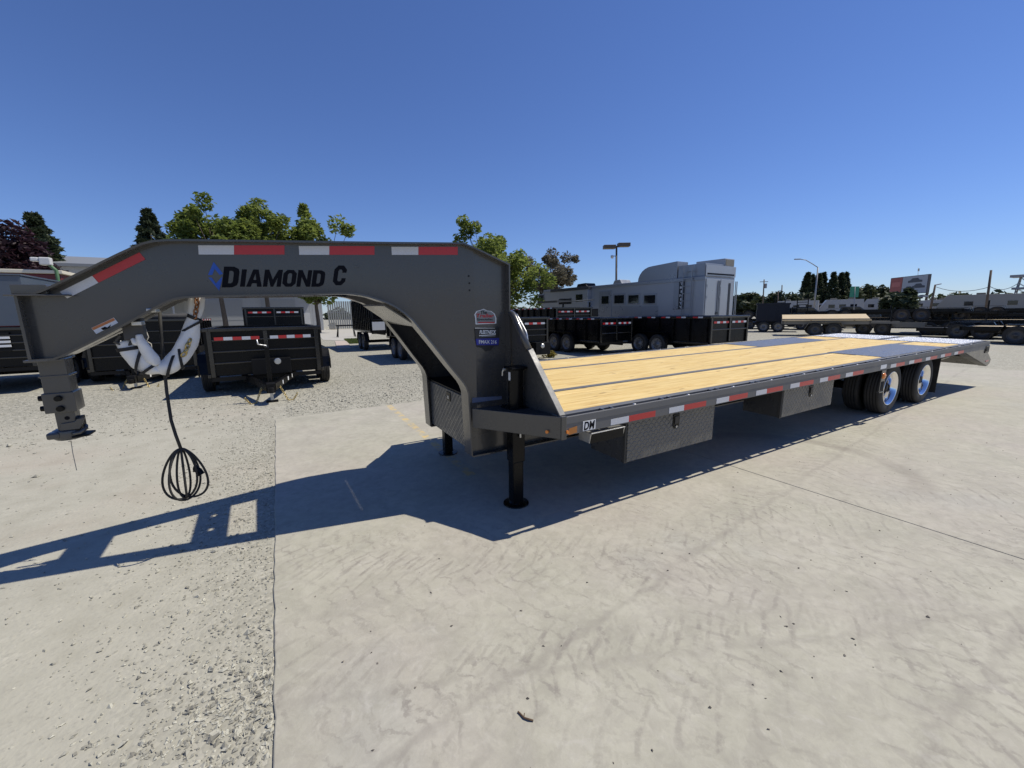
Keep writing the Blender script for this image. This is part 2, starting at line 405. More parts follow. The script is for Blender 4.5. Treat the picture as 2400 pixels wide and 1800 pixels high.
# the concrete pad: two pours with an open joint between them
xl0, xl1 = PX(640, 1800).x, PX(645, 983).x
pad = bpy.data.objects.new('concrete_pad', None); COL.objects.link(pad); pad['kind'] = 'structure'
def slab(poly):
    mb = MB(); rnd = random.Random(5)
    mb.prism(poly, 'z', -.14, 0.); mb.build('slab_panel', M_PAD, pad, .006)
def edge_pts(x0, y0, x1, y1, n, j):
    rnd = random.Random(3); dx, dy = x1-x0, y1-y0; L = math.hypot(dx, dy)
    return [(x0+dx*i/n - dy/L*rnd.uniform(-j, j), y0+dy*i/n + dx/L*rnd.uniform(-j, j)) for i in range(n+1)]
ex = xl0-(xl1-xl0)/5.6*12
left = edge_pts(xl1, 3.77, xl0-(xl1-xl0)*.05, PX(640, 1800).y-.3, 60, .006)
JX = PX(1710, 1088).x
slab([(JX-.004, 3.86)]+left+[(ex, -14), (JX-.10, -14)])
pe0, pe1 = PX(2316, 864), PX(2400, 869); dpe = (pe1-pe0)/(pe1.y-pe0.y)
pa_, pb_ = pe0+dpe*(3.95-pe0.y), pe0+dpe*(-14-pe0.y)
slab([(JX+.004-.10, -14), (pb_.x, -14), (pa_.x, 3.95), (JX+.004, 3.87)])

# crushed stone lying on the yard and scattered grit on the pad
def stones(name, pts, sizes, mat, label, cat):
    rng = np.random.default_rng(4); n = len(pts)
    base = np.array([(1,0,0),(-1,0,0),(0,1,0),(0,-1,0),(0,0,1),(0,0,-1)], float)
    tri = np.array([(0,2,4),(2,1,4),(1,3,4),(3,0,4),(2,0,5),(1,2,5),(3,1,5),(0,3,5)])
    sc = rng.uniform(.55, 1.25, (n, 6, 1))*sizes[:, None, None]
    v = base[None]*sc*np.array([1.2, .85, .6]); a = rng.uniform(0, 6.28, n)
    ca, sa = np.cos(a)[:, None], np.sin(a)[:, None]
    v += rng.normal(0, .18, v.shape)*sizes[:, None, None]
    x = v[:, :, 0]*ca-v[:, :, 1]*sa; y = v[:, :, 0]*sa+v[:, :, 1]*ca
    V = np.stack([x+pts[:, 0:1], y+pts[:, 1:2], v[:, :, 2]+pts[:, 2:3]+sizes[:, None]*.25], -1).reshape(-1, 3)
    Fc = (tri[None]+np.arange(n)[:, None, None]*6).reshape(-1, 3)
    me = bpy.data.meshes.new(name); me.from_pydata(V.tolist(), [], Fc.tolist())
    o = link(name, me, mat); return tag(o, label, cat, kind='stuff')
def mat_stone(name, lo, hi):
    t = NT(name); p = t.pos(); c = t.sep(t.vor(p, 30., out='Color'))
    return t.set(Base_Color=t.ramp(c[0], [(0, lo), (.6, hi), (1, tuple(min(.75, q*1.35) for q in hi))]), Roughness=.9, Normal=t.bump(t.noise(p, 120., 3), .3, .004))
rg = np.random.default_rng(11)
P = []; S = []
def edge_x(y): return xl1+(xl0-xl1)*(3.77-y)/(3.77-PX(640, 1800).y)
for i in range(5200):
    y = rg.uniform(-2.6, 4.2); dd = abs(rg.normal(0, .42)) + .01
    x = edge_x(y)-dd; sz = rg.lognormal(math.log(.0065), .35)
    if y > 2.5 and rg.uniform() < .5: continue
    P.append((x, y, GZ)); S.append(sz)
for i in range(1100):   # heap of coarser stone near the pad's corner
    x = edge_x(-1.7)-abs(rg.normal(0, .30)); y = -1.75+rg.normal(0, .22)+.35*(x+1.9)
    P.append((x, y, GZ)); S.append(rg.lognormal(math.log(.0078), .35))
for i in range(2200):
    x = rg.uniform(-6.5, -1.95); y = rg.uniform(-2.6, 6.)
    P.append((x, y, GZ)); S.append(rg.lognormal(math.log(.006), .45))
for i in range(9000):
    x = rg.uniform(-1.6, 4.5); y = 3.9+abs(rg.normal(0, 2.6))
    P.append((x, y, GZ)); S.append(rg.lognormal(math.log(.0105), .4))
for i in range(3000):
    x = rg.uniform(-7., -1.6); y = 3.9+abs(rg.normal(0, 3.))
    P.append((x, y, GZ)); S.append(rg.lognormal(math.log(.009), .4))
stones('loose_gravel', np.array(P), np.array(S), mat_stone('stone_chips', (.19, .18, .15), (.355, .34, .28)), 'loose pale stone chips strewn over the yard beside the concrete', 'gravel')
P = []; S = []
for i in range(240):
    x = rg.uniform(-1.7, 6); y = rg.uniform(-3.2, .2 if x < -.8 else -1.3)
    P.append((x, y, .0)); S.append(rg.lognormal(math.log(.0036), .45))
for q in ((686,1382),(672,1426),(660,1412),(871,1530),(803,1552),(885,1555),(1058,1468),(1273,1515),(972,1612),(1236,1638),(1010,1389),(1336,1808),(1552,1297),(1900,1313),(2020,1306),(2050,1320),(1764,1605),(2347,1210),(2000,1498),(2005,1512),(1830,1574),(1872,1332)):
    g = PX(*q); P.append((g.x, g.y, 0.)); S.append(rg.uniform(.0055, .0085))
stones('grit', np.array(P), np.array(S), mat_stone('dark_grit', (.05, .045, .04), (.16, .14, .12)), 'dark grit scattered over the concrete pad', 'grit')
a, b, c_ = PX(1214, 1668, .004), PX(1228, 1682, .006), PX(1250, 1689, .004)
mb = MB(); mb.tube([a, a.lerp(b, .5)+Vector((0, .004, 0)), b, b.lerp(c_, .5)+Vector((0, -.003, .002)), c_], .0035, 6)
mb.tube([b, b+Vector((.01, .012, .004))], .002, 5)
tag(mb.build('twig', paint('twig_bark', (.10, .06, .035), .9)), 'short bent brown twig lying on the concrete pad', 'twig')
# ------------------------------------------------------------------ the gooseneck flatbed trailer
T_P, T_S = .0062, .0257
TR = thing('gooseneck_trailer', 'long charcoal gooseneck flatbed trailer with yellow pine deck and blue diamond emblem on its neck', 'trailer')
TR.rotation_euler = (T_S, -T_P, 0)
def G(x, y): return -(T_P*x+T_S*y)
def LOC(P): return Vector((P.x, P.y, P.z-T_P*P.x-T_S*P.y))
def ray(px, py): return RT*((px-1200)/F_PX) - UP*((py-900)/F_PX) + FW
def PY(px, py, y):
    d = ray(px, py); return LOC(CAM + d*((y-CAM.y)/d.y))
def PXX(px, py, x):
    d = ray(px, py); return LOC(CAM + d*((x-CAM.x)/d.x))
HD = .879
M_DECKG = paint('sunlit_dusty_charcoal', (.135, .134, .134), .5, .2, 0, .05, 5.)  # copy of charcoal paint with dust and sun brightness put into its colour
# ---- deck boards, each its own piece
def board_mesh(L, w):
    mb = MB(); b = .006; h = .038
    mb.prism([(0, -h), (w, -h), (w, -b), (w-b, 0), (b, 0), (0, -b)], 'x', 0, L)
    return mb.mesh('board', M_WOOD)
rb = random.Random(2)
def boards(x0, x1, y0, y1, n):
    w = (y1-y0)/n; me = board_mesh(x1-x0, w-.0008)
    for i in range(n): link('deck_board', me, None, TR, (x0, y0+w*i+.0004, HD+.004+rb.uniform(-.0025, .0025)))
boards(.03, 5.70, -1.168, -.566, 4); boards(8.12, 8.98, -1.168, -.566, 4)
boards(.03, 9.02, -.494, .494, 7)
boards(.03, 5.70, .566, 1.168, 4); boards(8.12, 8.98, .566, 1.168, 4)
for sgn in (-1, 1):
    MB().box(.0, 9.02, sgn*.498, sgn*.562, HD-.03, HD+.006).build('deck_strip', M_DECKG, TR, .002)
    MB().box(5.70, 8.12, sgn*.50, sgn*1.20, HD-.02, HD+.012).build('wheel_cover_plate', M_TREADX, TR, .003)
    MB().box(9.06, 10.32, sgn*.07, sgn*1.19, HD-.02, HD+.010).build('ramp_plate', M_TREADA, TR, .003)
MB().box(8.985, 9.055, -1.2, 1.2, HD-.04, HD+.004).build('hinge_bar', M_GREYDK, TR, .003)
MB().box(9.06, 10.32, -.065, .065, HD-.06, HD-.01).build('ramp_gap_channel', M_GREYDK, TR)
# ---- side channels, rub rails, stake pockets and pipe spools
M_GREYLT = paint('pale_charcoal_paint', (.15, .15, .15), .3, .4, .2, .05, 8.)  # paler charcoal for the stake pockets
POCK = [.44+.657*i for i in range(15)]
for sgn in (-1, 1):
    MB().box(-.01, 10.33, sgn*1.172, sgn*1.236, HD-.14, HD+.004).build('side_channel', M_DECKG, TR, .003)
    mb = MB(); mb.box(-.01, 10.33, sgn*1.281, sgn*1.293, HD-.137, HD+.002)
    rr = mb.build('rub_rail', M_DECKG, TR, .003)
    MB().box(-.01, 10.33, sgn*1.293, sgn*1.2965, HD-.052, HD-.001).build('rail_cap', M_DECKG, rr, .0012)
    pm = MB(); pm.box(-.055, -.040, -.022, .022, -.11, .010); pm.box(.040, .055, -.022, .022, -.11, .010)
    pm.box(-.04, .04, -.022, -.013, -.11, .008)
    pm = pm.mesh('stake_pocket', M_GREYLT)
    sm = MB(); sm.cyl((0, 0, -.10), (0, 0, .003), .014, 10); sm = sm.mesh('pipe_spool', M_STEEL, True)
    for x in POCK:
        link('stake_pocket', pm, None, TR, (x, sgn*1.2585, HD-.004), (0, 0, 0 if sgn > 0 else math.pi))
        if x < 9: link('pipe_spool', sm, None, TR, (x+.29, sgn*1.266, HD-.002))
tz0, tz1 = HD-.128, HD-.080
for x0 in (.455, 1.115, 1.76, 2.397, 3.04, 3.68, 4.32, 5.66, 6.32, 6.98, 7.64, 8.30):
    for sgn in (-1, 1):
        MB().box(x0, x0+.19, sgn*1.2932, sgn*1.2948, tz0, tz1).build('reflective_tape', M_TW, TR)
        MB().box(x0+.19, x0+.492, sgn*1.2932, sgn*1.2948, tz0, tz1).build('reflective_tape', M_TR, TR)
MB().box(.0005, .0285, -1.17, 1.17, HD-.138, HD+.005).build('front_header', M_GREY, TR, .002)
# ---- chassis
cm = MB(); cm.box(-.02, .02, -1.17, 1.17, HD-.135, HD-.126); cm.box(-.004, .004, -1.17, 1.17, HD-.126, HD-.046); cm.box(-.02, .02, -1.17, 1.17, HD-.046, HD-.038)
cm = cm.mesh('cross_member', M_GREYDK)
for i in range(22): link('cross_member', cm, None, TR, (.25+i*.41, 0, -.001))
for sgn in (-1, 1):
    y = sgn*.515; mb = MB()
    prof = [(-.02, .435), (4.9, .435), (5.6, .60), (9.0, .66), (9.0, HD-.14), (-.02, HD-.14)]
    mb.prism(prof, 'y', y-.006, y+.006)
    for (xa, za), (xb, zb) in zip(prof[:3], prof[1:4]):
        mb.bar((xa, y, za-.006), (xb, y, zb-.006), .15, .012)
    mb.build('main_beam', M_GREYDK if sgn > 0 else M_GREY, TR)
# ---- toolboxes under the near rail
def toolbox(x0, x1, z0, z1):
    b = MB().box(x0, x1, -1.18, -.76, z0, z1).build('toolbox', M_GREY, TR, .004)
    MB().box(x0+.012, x1-.006, -1.196, -1.1805, z0+.006, z1-.004).build('toolbox_door', M_TREADG, b, .004)
    MB().box(x0-.006, x0+.03, -1.187, -1.16, z0-.004, z1-.002).build('door_frame', M_GREYDK, b, .003)
    xc = (x0+x1)/2+.02; zc = z1-.10
    l = MB().prism([(xc-.042, zc-.045), (xc-.02, zc-.075), (xc+.02, zc-.075), (xc+.042, zc-.045), (xc+.042, zc+.06), (xc-.042, zc+.06)], 'y', -1.203, -1.197).build('latch', M_BLACK, b, .004)
    l2 = MB().box(xc-.026, xc+.026, -1.209, -1.2035, zc-.03, zc+.04).build('latch_paddle', M_STICKBK, b, .004)
    MB().cyl((xc, -1.2035, zc-.056), (xc, -1.210, zc-.056), .011, 12).build('latch_lock', M_STEEL, b)
toolbox(.735, 1.90, .352, .735); toolbox(3.12, 4.29, .385, .735)
for x in (.80, 3.18): MB().box(x, x+.02, -.80, -.78, .40, HD-.14).build('toolbox_hanger', M_GREY, TR)
# folding step ahead of the first toolbox
st = MB(); st.prism([(-1.30, .722), (-1.16, .722), (-1.16, .64), (-1.285, .64)], 'x', .255, .262); st.prism([(-1.30, .722), (-1.16, .722), (-1.16, .64), (-1.285, .64)], 'x', .595, .602)
st.box(.255, .602, -1.305, -1.18, .716, .722)
stp = st.build('step', M_STEEL, TR, .002)
MB().box(.262, .595, -1.293, -1.288, .64, .714).build('step_face', M_BLACK, stp)
# ---- wheels: dual tyres on two axles
def tyre_mesh():
    hw = .103; p = [(.236, -.072), (.246, -.093), (.275, -hw), (.32, -hw-.004), (.352, -hw), (.374, -.094), (.385, -.082)]
    for g in (-.055, -.018, .018, .055): p += [(.389, g-.010), (.389, g-.0045), (.379, g-.0035), (.379, g+.0035), (.389, g+.0045)]
    p += [(.385, .082), (.374, .094), (.352, hw), (.32, hw+.004), (.275, hw), (.246, .093), (.236, .072)]
    return MB().lathe(p, ax='y', n=56).mesh('tyre', M_RUBBER, True)
def rim_mesh(outer=True):
    p = [(.236, .075), (.252, -.09), (.256, -.098), (.253, -.103), (.246, -.102), (.238, -.09), (.226, -.075), (.214, -.055), (.208, .03)]
    return MB().lathe(p, ax='y', n=56).mesh('rim', M_CHROME, True)
TYRE, RIM = tyre_mesh(), rim_mesh()
RIMC = MB().lathe([(.209, .03), (.19, .045), (.135, .05), (.10, .042), (.098, .05)], ax='y', n=48).mesh('wheel_centre', M_RIMDK, True)
hub = MB(); hub.lathe([(.0, -.055), (.045, -.055), (.055, -.045), (.058, .0), (.07, .01), (.098, .045)], ax='y', n=24)
HUB = hub.mesh('hub', M_BLACK2, True)
nuts = MB()
for k in range(8):
    a = k*math.pi/4+.2; nuts.cyl((.118*math.cos(a), .05, .118*math.sin(a)), (.118*math.cos(a), .012, .118*math.sin(a)), .0135, 8, .010)
NUTS = nuts.mesh('lug_nuts', M_CHROME)
holes = MB()
for k in range(8):
    a = k*math.pi/4+.59; holes.cyl((.168*math.cos(a), .052, .168*math.sin(a)), (.168*math.cos(a), .0462, .168*math.sin(a)), .024, 12)
HOLES = holes.mesh('hand_holes', M_INK)
for x in (6.22, 7.58):
    for sgn in (-1, 1):
        for k, y in enumerate((1.066, .80)):
            z = .389+G(x, sgn*y)
            w = link('wheel', TYRE, None, TR, (x, sgn*y, z), (0, .4*k, 0 if (sgn < 0) else math.pi))
            if k == 0:
                link('rim', RIM, None, w); link('wheel_centre', RIMC, None, w); link('hub', HUB, None, w); link('lug_nuts', NUTS, None, w); link('hand_holes', HOLES, None, w)
            else: MB().lathe([(.236, -.07), (.20, .0), (.12, .02), (.0, .02)], ax='y', n=32).build('rim', M_BLACK2, w)
    MB().cyl((x, -.7, .38+G(x, 0)), (x, .7, .38+G(x, 0)), .065, 14).build('axle', M_BLACK, TR)
    for sgn in (-1, 1): MB().box(x-.25, x+.25, sgn*.49, sgn*.57, .43, .50).build('hanger', M_BLACK, TR)
for sgn in (-1, 1):
    mb = MB(); mb.box(8.20, 8.208, sgn*.69, sgn*1.17, .11+G(8.2, sgn*.9), .735); mb.build('mud_flap', M_RUBBER, TR)
# side marker lamp bracket ahead of the wheels
bx = 5.46
br = MB(); br.box(bx-.05, bx-.035, -1.292, -1.282, .44, HD-.137); br.box(bx+.075, bx+.09, -1.292, -1.282, .44, HD-.137)
br.box(bx-.05, bx+.09, -1.292, -1.282, .58, .735); br.box(bx-.06, bx+.10, -1.30, -1.26, .425, .44)
brk = br.build('lamp_bracket', M_GREY, TR, .002)
am = MB(); am.lathe([(.0, -.022), (.03, -.020), (.048, -.010), (.05, 0.)], (0, 0, 0), 'y', 24)
o = am.build('marker_lamp', M_AMBER, brk, smooth=True); o.location = (bx+.02, -1.292, .655); o.scale = (1, 1, .85)
MB().box(5.33, 5.52, -1.2945, -1.2936, HD-.118, HD-.062).build('white_sticker', M_STICK, TR)
# ---- rear end: sloped lower frame, bumper, lamps
for sgn in (-1, 1):
    a, b = sgn*1.276, sgn*1.29
    MB().prism([(8.90, .752), (10.50, .38), (10.62, .42), (10.66, .50), (10.34, .66), (10.34, HD-.02), (10.05, HD-.137), (8.9, HD-.137)][:6] + [(10.06, HD-.02), (10.06, HD-.139)], 'y', a, b).build('tail_side_plate', M_GREY, TR, .003)
    mb = MB(); mb.bar((8.92, sgn*1.22, .735), (10.52, sgn*1.22, .375), .11, .012); mb.bar((8.92, sgn*.40, .735), (10.52, sgn*.40, .375), .05, .08); mb.build('tail_frame', M_GREYDK, TR)
    lp = MB().box(10.10, 10.34, sgn*1.289, sgn*1.301, .66, .80).build('tail_lamp_box', M_BLACK, TR, .004)
    MB().box(10.14, 10.30, sgn*1.301, sgn*1.306, .69, .77).build('tail_lamp', M_BLACK2, lp, .003)
    MB().box(10.30, 10.48, sgn*1.289, sgn*1.296, .475, .50).build('side_reflector', M_REDL, TR)
    MB().bar((9.55, sgn*.95, .60), (9.95, sgn*.75, .50), .03, .03).build('ramp_strut', M_STEEL, TR)
bp = MB(); bp.prism([(10.34, .66), (10.66, .50), (10.62, .42), (10.50, .38), (10.30, .55)], 'y', -1.275, 1.275)
bp.build('rear_bumper', M_GREY, TR, .004)
MB().box(10.325, 10.34, -1.275, 1.275, .66, HD).build('rear_beam', M_GREY, TR, .003)
# ---- gooseneck: two tapered, kinked plate girders
XF, YB, KT = -.30, .587, .183
def Yf(x): return YB if x >= XF else YB-KT*(XF-x)
def Yw(x): return Yf(x)-.07
TOPP = [(-2.925, 1.748), (-2.84, 1.746), (-2.815, 1.754), (-2.769, 1.778), (-2.699, 1.818), (-2.572, 1.890), (-2.45, 1.962), (-2.367, 2.008), (-2.315, 2.033), (-2.265, 2.049), (-2.20, 2.057), (-2.10, 2.062), (-1.5, 2.078), (-.9, 2.094), (-.398, 2.110), (-.30, 2.074), (-.022, 1.972)]
BOTP = [(-2.925, 1.378), (-2.83, 1.380), (-2.79, 1.394), (-2.70, 1.442), (-2.576, 1.510), (-2.429, 1.598), (-2.326, 1.661), (-2.263, 1.699), (-2.215, 1.720), (-2.161, 1.732), (-2.08, 1.737), (-1.5, 1.748), (-1.305, 1.756), (-1.22, 1.756), (-1.144, 1.748), (-1.09, 1.736), (-1.032, 1.716), (-.97, 1.694), (-.906, 1.660), (-.845, 1.614), (-.787, 1.558), (-.648, 1.369), (-.522, 1.189), (-.43, 1.065), (-.405, 1.02), (-.388, .964), (-.372, .435), (-.022, .435)]
def web(sgn):
    xs = sorted({p[0] for p in TOPP} | {p[0] for p in BOTP} | {XF}); mb = MB(); vs = []
    for x in xs:
        y = sgn*Yw(x); zt, zb = lerp_tab(TOPP, x), lerp_tab(BOTP, x)
        vs += [(x, y-.006*1, zb), (x, y-.006, zt), (x, y+.006, zb), (x, y+.006, zt)]
    fs = []
    for i in range(len(xs)-1):
        a, b = 4*i, 4*i+4
        fs += [(a, b, b+1, a+1), (b+2, a+2, a+3, b+3), (a+1, b+1, b+3, a+3), (b, a, a+2, b+2)]
    fs += [(0, 1, 3, 2), (len(vs)-4, len(vs)-2, len(vs)-1, len(vs)-3)]
    return mb.add(vs, fs).build('neck_girder', M_GREY, TR)
def flange(sgn, path, up, name='neck_flange', hw=.07, th=.012, inw=None):
    mb = MB(); vs = []; fs = []; n = len(path)
    for i, (x, z) in enumerate(path):
        a, b = path[max(i-1, 0)], path[min(i+1, n-1)]; d = Vector((b[0]-a[0], 0, b[1]-a[1])).normalized()
        nr = Vector((-d.z, 0, d.x))*up*th
        for dy in (-hw, hw):
            p = Vector((x, sgn*Yw(x)+dy, z)); vs += [p, p+nr]
    for i in range(n-1):
        a, b = 4*i, 4*i+4
        fs += [(a, b, b+2, a+2), (a+1, a+3, b+3, b+1), (a, a+1, b+1, b), (a+2, b+2, b+3, a+3)]
    fs += [(0, 2, 3, 1), (4*n-4, 4*n-3, 4*n-1, 4*n-2)]
    o = mb.add(vs, fs).build(name, M_GREY, TR); return ease(o, 30)
for sgn in (-1, 1):
    web(sgn)
    flange(sgn, TOPP, 1)
    flange(sgn, BOTP[:-1], -1)
    flange(sgn, [(-.022, 1.985), (-.022, .435)], 1)
    flange(sgn, [(-.372, .437), (-.03, .437)], -1)
# panels between the girders
def tie(x0, x1, z0, z1=None, holes=False, name='neck_tie_plate', mat=None, th=.012):
    z1 = z0 if z1 is None else z1; a, b = Yw(x0)-.008, Yw(x1)-.008; mb = MB()
    def quad(xa, xb, ya0, ya1, yb0, yb1):
        za = z0+(z1-z0)*(xa-x0)/(x1-x0); zb = z0+(z1-z0)*(xb-x0)/(x1-x0)
        mb.add([(xa, ya0, za), (xb, yb0, zb), (xb, yb1, zb), (xa, ya1, za), (xa, ya0, za+th), (xb, yb0, zb+th), (xb, yb1, zb+th), (xa, ya1, za+th)],
               [(0, 3, 2, 1), (4, 5, 6, 7), (0, 1, 5, 4), (1, 2, 6, 5), (2, 3, 7, 6), (3, 0, 4, 7)])
    if not holes: quad(x0, x1, -a, a, -b, b)
    else:
        h = .018; xm = (x0+x1)/2
        quad(x0, xm-h, -a, a, -b, b); quad(xm+h, x1, -a, a, -b, b)
        ys = [-a, -.13-h, -.13+h, .13-h, .13+h, a]
        for i in (0, 2, 4): quad(xm-h, xm+h, ys[i], ys[i+1], ys[i], ys[i+1])
    return mb.build(name, mat or M_GREY, TR)
tie(-1.22, -1.0, 1.93, holes=True); tie(-1.98, -1.74, 1.90); tie(-2.78, -2.35, 1.72, 1.95)
tie(-.40, -.05, 2.095, 1.972, name='neck_top_plate')
tie(-.97, -.74, 1.66, 1.50, name='neck_tie_plate')
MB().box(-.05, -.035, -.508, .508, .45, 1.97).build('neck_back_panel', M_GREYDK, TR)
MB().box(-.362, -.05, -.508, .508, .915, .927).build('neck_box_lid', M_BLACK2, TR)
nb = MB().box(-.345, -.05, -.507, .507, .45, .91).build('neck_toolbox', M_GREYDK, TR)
MB().box(-.361, -.3455, -.495, .46, .46, .905).build('toolbox_door', M_TREADG, nb, .004)
MB().box(-.372, -.35, .463, .507, .44, .915).build('door_post', M_GREY, nb, .003)
ll = MB().box(-.367, -.3615, -.10, -.01, .80, .885).build('latch', M_BLACK, nb, .004)
MB().box(-.371, -.3675, -.07, -.04, .82, .85).build('latch_handle', M_STEEL, nb, .002)
# wings carrying the landing gear, gusset plates
for sgn in (-1, 1):
    A0, A1, B0, B1 = (-.374, sgn*.585, .684), (-.374, sgn*.585, .843), (-.02, sgn*1.293, .723), (-.02, sgn*1.293, .884)
    off = Vector((.010, sgn*.006*-1, 0)); vs = [Vector(p) for p in (A0, B0, B1, A1)]; vs += [v+off for v in vs]
    mb = MB().add(vs, [(0, 1, 2, 3), (7, 6, 5, 4), (0, 4, 5, 1), (1, 5, 6, 2), (2, 6, 7, 3), (3, 7, 4, 0)])
    wg = mb.build('wing_front_plate', M_GREY, TR, .003)
    tp = [Vector(p) for p in ((-.365, sgn*.59, .841), (-.014, sgn*1.285, .880), (.0, sgn*1.285, .880), (.0, sgn*.56, .843), (-.03, sgn*.59, .841))]
    lo = [v-Vector((0, 0, .01)) for v in tp]; n = len(tp)
    MB().add(tp+lo, [tuple(range(n)), tuple(range(2*n-1, n-1, -1))]+[(i, i+n, (i+1) % n+n, (i+1) % n) for i in range(n)]).build('wing_top_plate', M_GREYDK, TR)
    MB().box(-.016, .030, sgn*1.2365, sgn*1.2985, .715, .888).build('corner_post', M_GREY, TR, .004)
    poly = [(sgn*.56, .855), (sgn*1.262, .885), (sgn*.853, 1.316), (sgn*.645, 1.545), (sgn*.60, 1.585), (sgn*.56, 1.59)]
    gp = MB().prism(poly, 'x', .001, .011).build('gusset_plate', M_GREY, TR)
    d0, d1 = Vector((.012, sgn*1.27, .888)), Vector((.012, sgn*.845, 1.325))
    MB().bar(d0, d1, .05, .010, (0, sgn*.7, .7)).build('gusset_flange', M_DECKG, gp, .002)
    MB().tube([(-.0, sgn*.845, 1.325), (-.0, sgn*.72, 1.463), (-.0, sgn*.64, 1.555), (-.0, sgn*.605, 1.585), (-.0, sgn*.57, 1.595)], .026, 12).build('gusset_pipe', M_GREY, gp, smooth=True)
    hp = [PXX(1207, 737, .03), PXX(1211, 744, .03), PXX(1228.5, 776, .03), PXX(1231, 785, .03), PXX(1235, 816, .03), PXX(1233, 826, .015)]
    MB().tube([(p.x, -sgn*p.y, p.z) for p in hp], .0085, 8).build('grab_handle', M_STEEL, gp, smooth=True)
    for yy, xx, zz in ((1.20, -.062, .765), (1.296, .035, .77)):
        q = MB()
        if yy < 1.25: q.cyl((xx-.004, sgn*yy-.0, zz), (xx-.018, sgn*(yy+.008), zz), .0125, 14)
        else: q.cyl((xx, sgn*(yy), zz), (xx, sgn*(yy+.012), zz), .0125, 14)
        q.build('clearance_lamp', M_AMBER, TR)
    # landing leg
    jx, jy = -.075, sgn*.765; gz = G(jx, jy)
    jk = MB().cyl((jx, jy, .845), (jx, jy, 1.165), .060, 20).build('landing_leg', M_BLACK, TR, .004); ease(jk)
    MB().box(jx-.085, jx+.085, jy-.085, jy+.085, .846, .862).build('leg_flange', M_BLACK, jk, .004)
    MB().box(jx-.07, jx+.07, jy-.07, jy+.07, 1.165, 1.185).build('leg_cap', M_BLACK, jk, .006)
    MB().box(jx-.056, jx+.056, jy-.056, jy+.056, .40, .846).build('leg_sleeve', M_BLACK, jk, .008)
    MB().box(jx-.048, jx+.048, jy-.048, jy+.048, .02+gz, .41).build('drop_leg', M_BLACK, jk, .012)
    ease(MB().lathe([(.0, .03+gz), (.045, .03+gz), (.06, .016+gz), (.105, .012+gz), (.108, .004+gz), (.10, gz), (0, gz)], (jx, jy, 0), 'z', 32).build('foot', M_BLACK, jk))
    cr = MB(); cr.cyl((jx-.06, jy+sgn*-.05, 1.16), (jx-.08, jy-sgn*.05, 1.16), .012, 12); cr.tube([(jx-.08, jy-sgn*.05, 1.16), (jx-.085, jy-sgn*.055, 1.14), (jx-.085, jy-sgn*.058, 1.11)], .006, 8)
    cr.build('crank', M_STEEL, jk)
    MB().box(jx-.0605, jx-.057, jy-.022, jy+.005, 1.08, 1.145).build('label_plate', M_STICK, jk)
    sp = MB(); sp.tube([(jx+.0, jy+sgn*.075, .62), (jx, jy+sgn*.075, .68)], .008, 8); sp.cyl((jx, jy+sgn*.075, .655), (jx, jy+sgn*.075, .68), .013, 10)
    sp.build('pull_pin', M_STEEL, jk)
# coupler column
CX = -2.855
c1 = MB().box(CX-.062, CX+.058, -.06, .06, 1.16, 1.372).build('coupler_sleeve', M_GREY, TR, .006)
MB().box(CX-.068, CX+.064, -.066, .066, 1.262, 1.274).build('sleeve_ring', M_GREY, c1, .003)
c2 = MB().box(CX-.072, CX+.068, -.07, .07, 1.045, 1.168).build('coupler_collar', M_GREY, TR, .005)
for zz in (1.135, 1.072):
    for p0, p1 in (((CX-.072, -.02, zz), (CX-.10, -.02, zz)), ((CX-.0, -.07, zz), (CX-.0, -.092, zz))):
        ease(MB().cyl(p0, p1, .018, 12, .016).build('set_bolt', M_BLACK, c2))
c3 = MB().box(CX-.042, CX+.046, -.045, .045, .915, 1.05).build('coupler_tube', M_GREY, TR, .006)
MB().cyl((CX+.01, -.0455, 1.005), (CX+.01, -.0465, 1.005), .012, 12).build('pin_hole', M_INK, c3)
MB().prism([(CX-.03, .93), (CX+.06, .93), (CX+.09, 1.0), (CX+.055, .995), (CX+.04, .98), (CX-.02, .975)], 'y', -.056, -.046).build('latch_plate', M_GREY, c3, .003)
MB().box(CX+.047, CX+.066, -.055, .04, .93, 1.0).build('latch_stop', M_BLACK2, c3, .003)
cb = MB().lathe([(.0, .935), (.052, .935), (.070, .925), (.075, .90), (.071, .878), (.06, .868), (0, .868)], (CX-.01, 0, 0), 'z', 32).build('ball_socket', M_GREY, TR); ease(cb)
MB().prism([(CX+.02, -.075), (CX+.095, -.06), (CX+.10, .045), (CX+.02, .075)], 'z', .880, .892).build('socket_plate', M_BLACK2, cb, .003)
MB().box(CX-.09, CX-.03, -.075, -.015, .885, .925).build('socket_lug', M_GREY, cb, .01)
MB().tube([(CX+.03, -.075, .908), (CX+.06, -.075, .912), (CX+.085, -.05, .93), (CX+.08, -.03, .945)], .011, 8).build('latch_lever', M_GREY, cb, smooth=True)
cw = [PY(172, 1030, 0), PY(176, 1060, 0), PY(181, 1085, 0), PY(184, 1100, 0)]
MB().tube(cw, .0022, 6).build('latch_cord', paint('grey_cord', (.35, .33, .28), .8), cb)
cap = MB(); cap.box(-2.965, -2.70, -.13, .13, 1.735, 1.745); cap.box(-2.945, -2.80, -.09, .09, 1.745, 1.80)
cap.build('neck_cap', M_GREY, TR, .004)
MB().box(-2.935, -2.92, -.10, .10, 1.36, 1.745).build('neck_nose_plate', M_GREY, TR, .003)
MB().box(-2.95, -2.80, -.12, .12, 1.362, 1.374).build('neck_nose_lip', M_GREY, TR, .003)

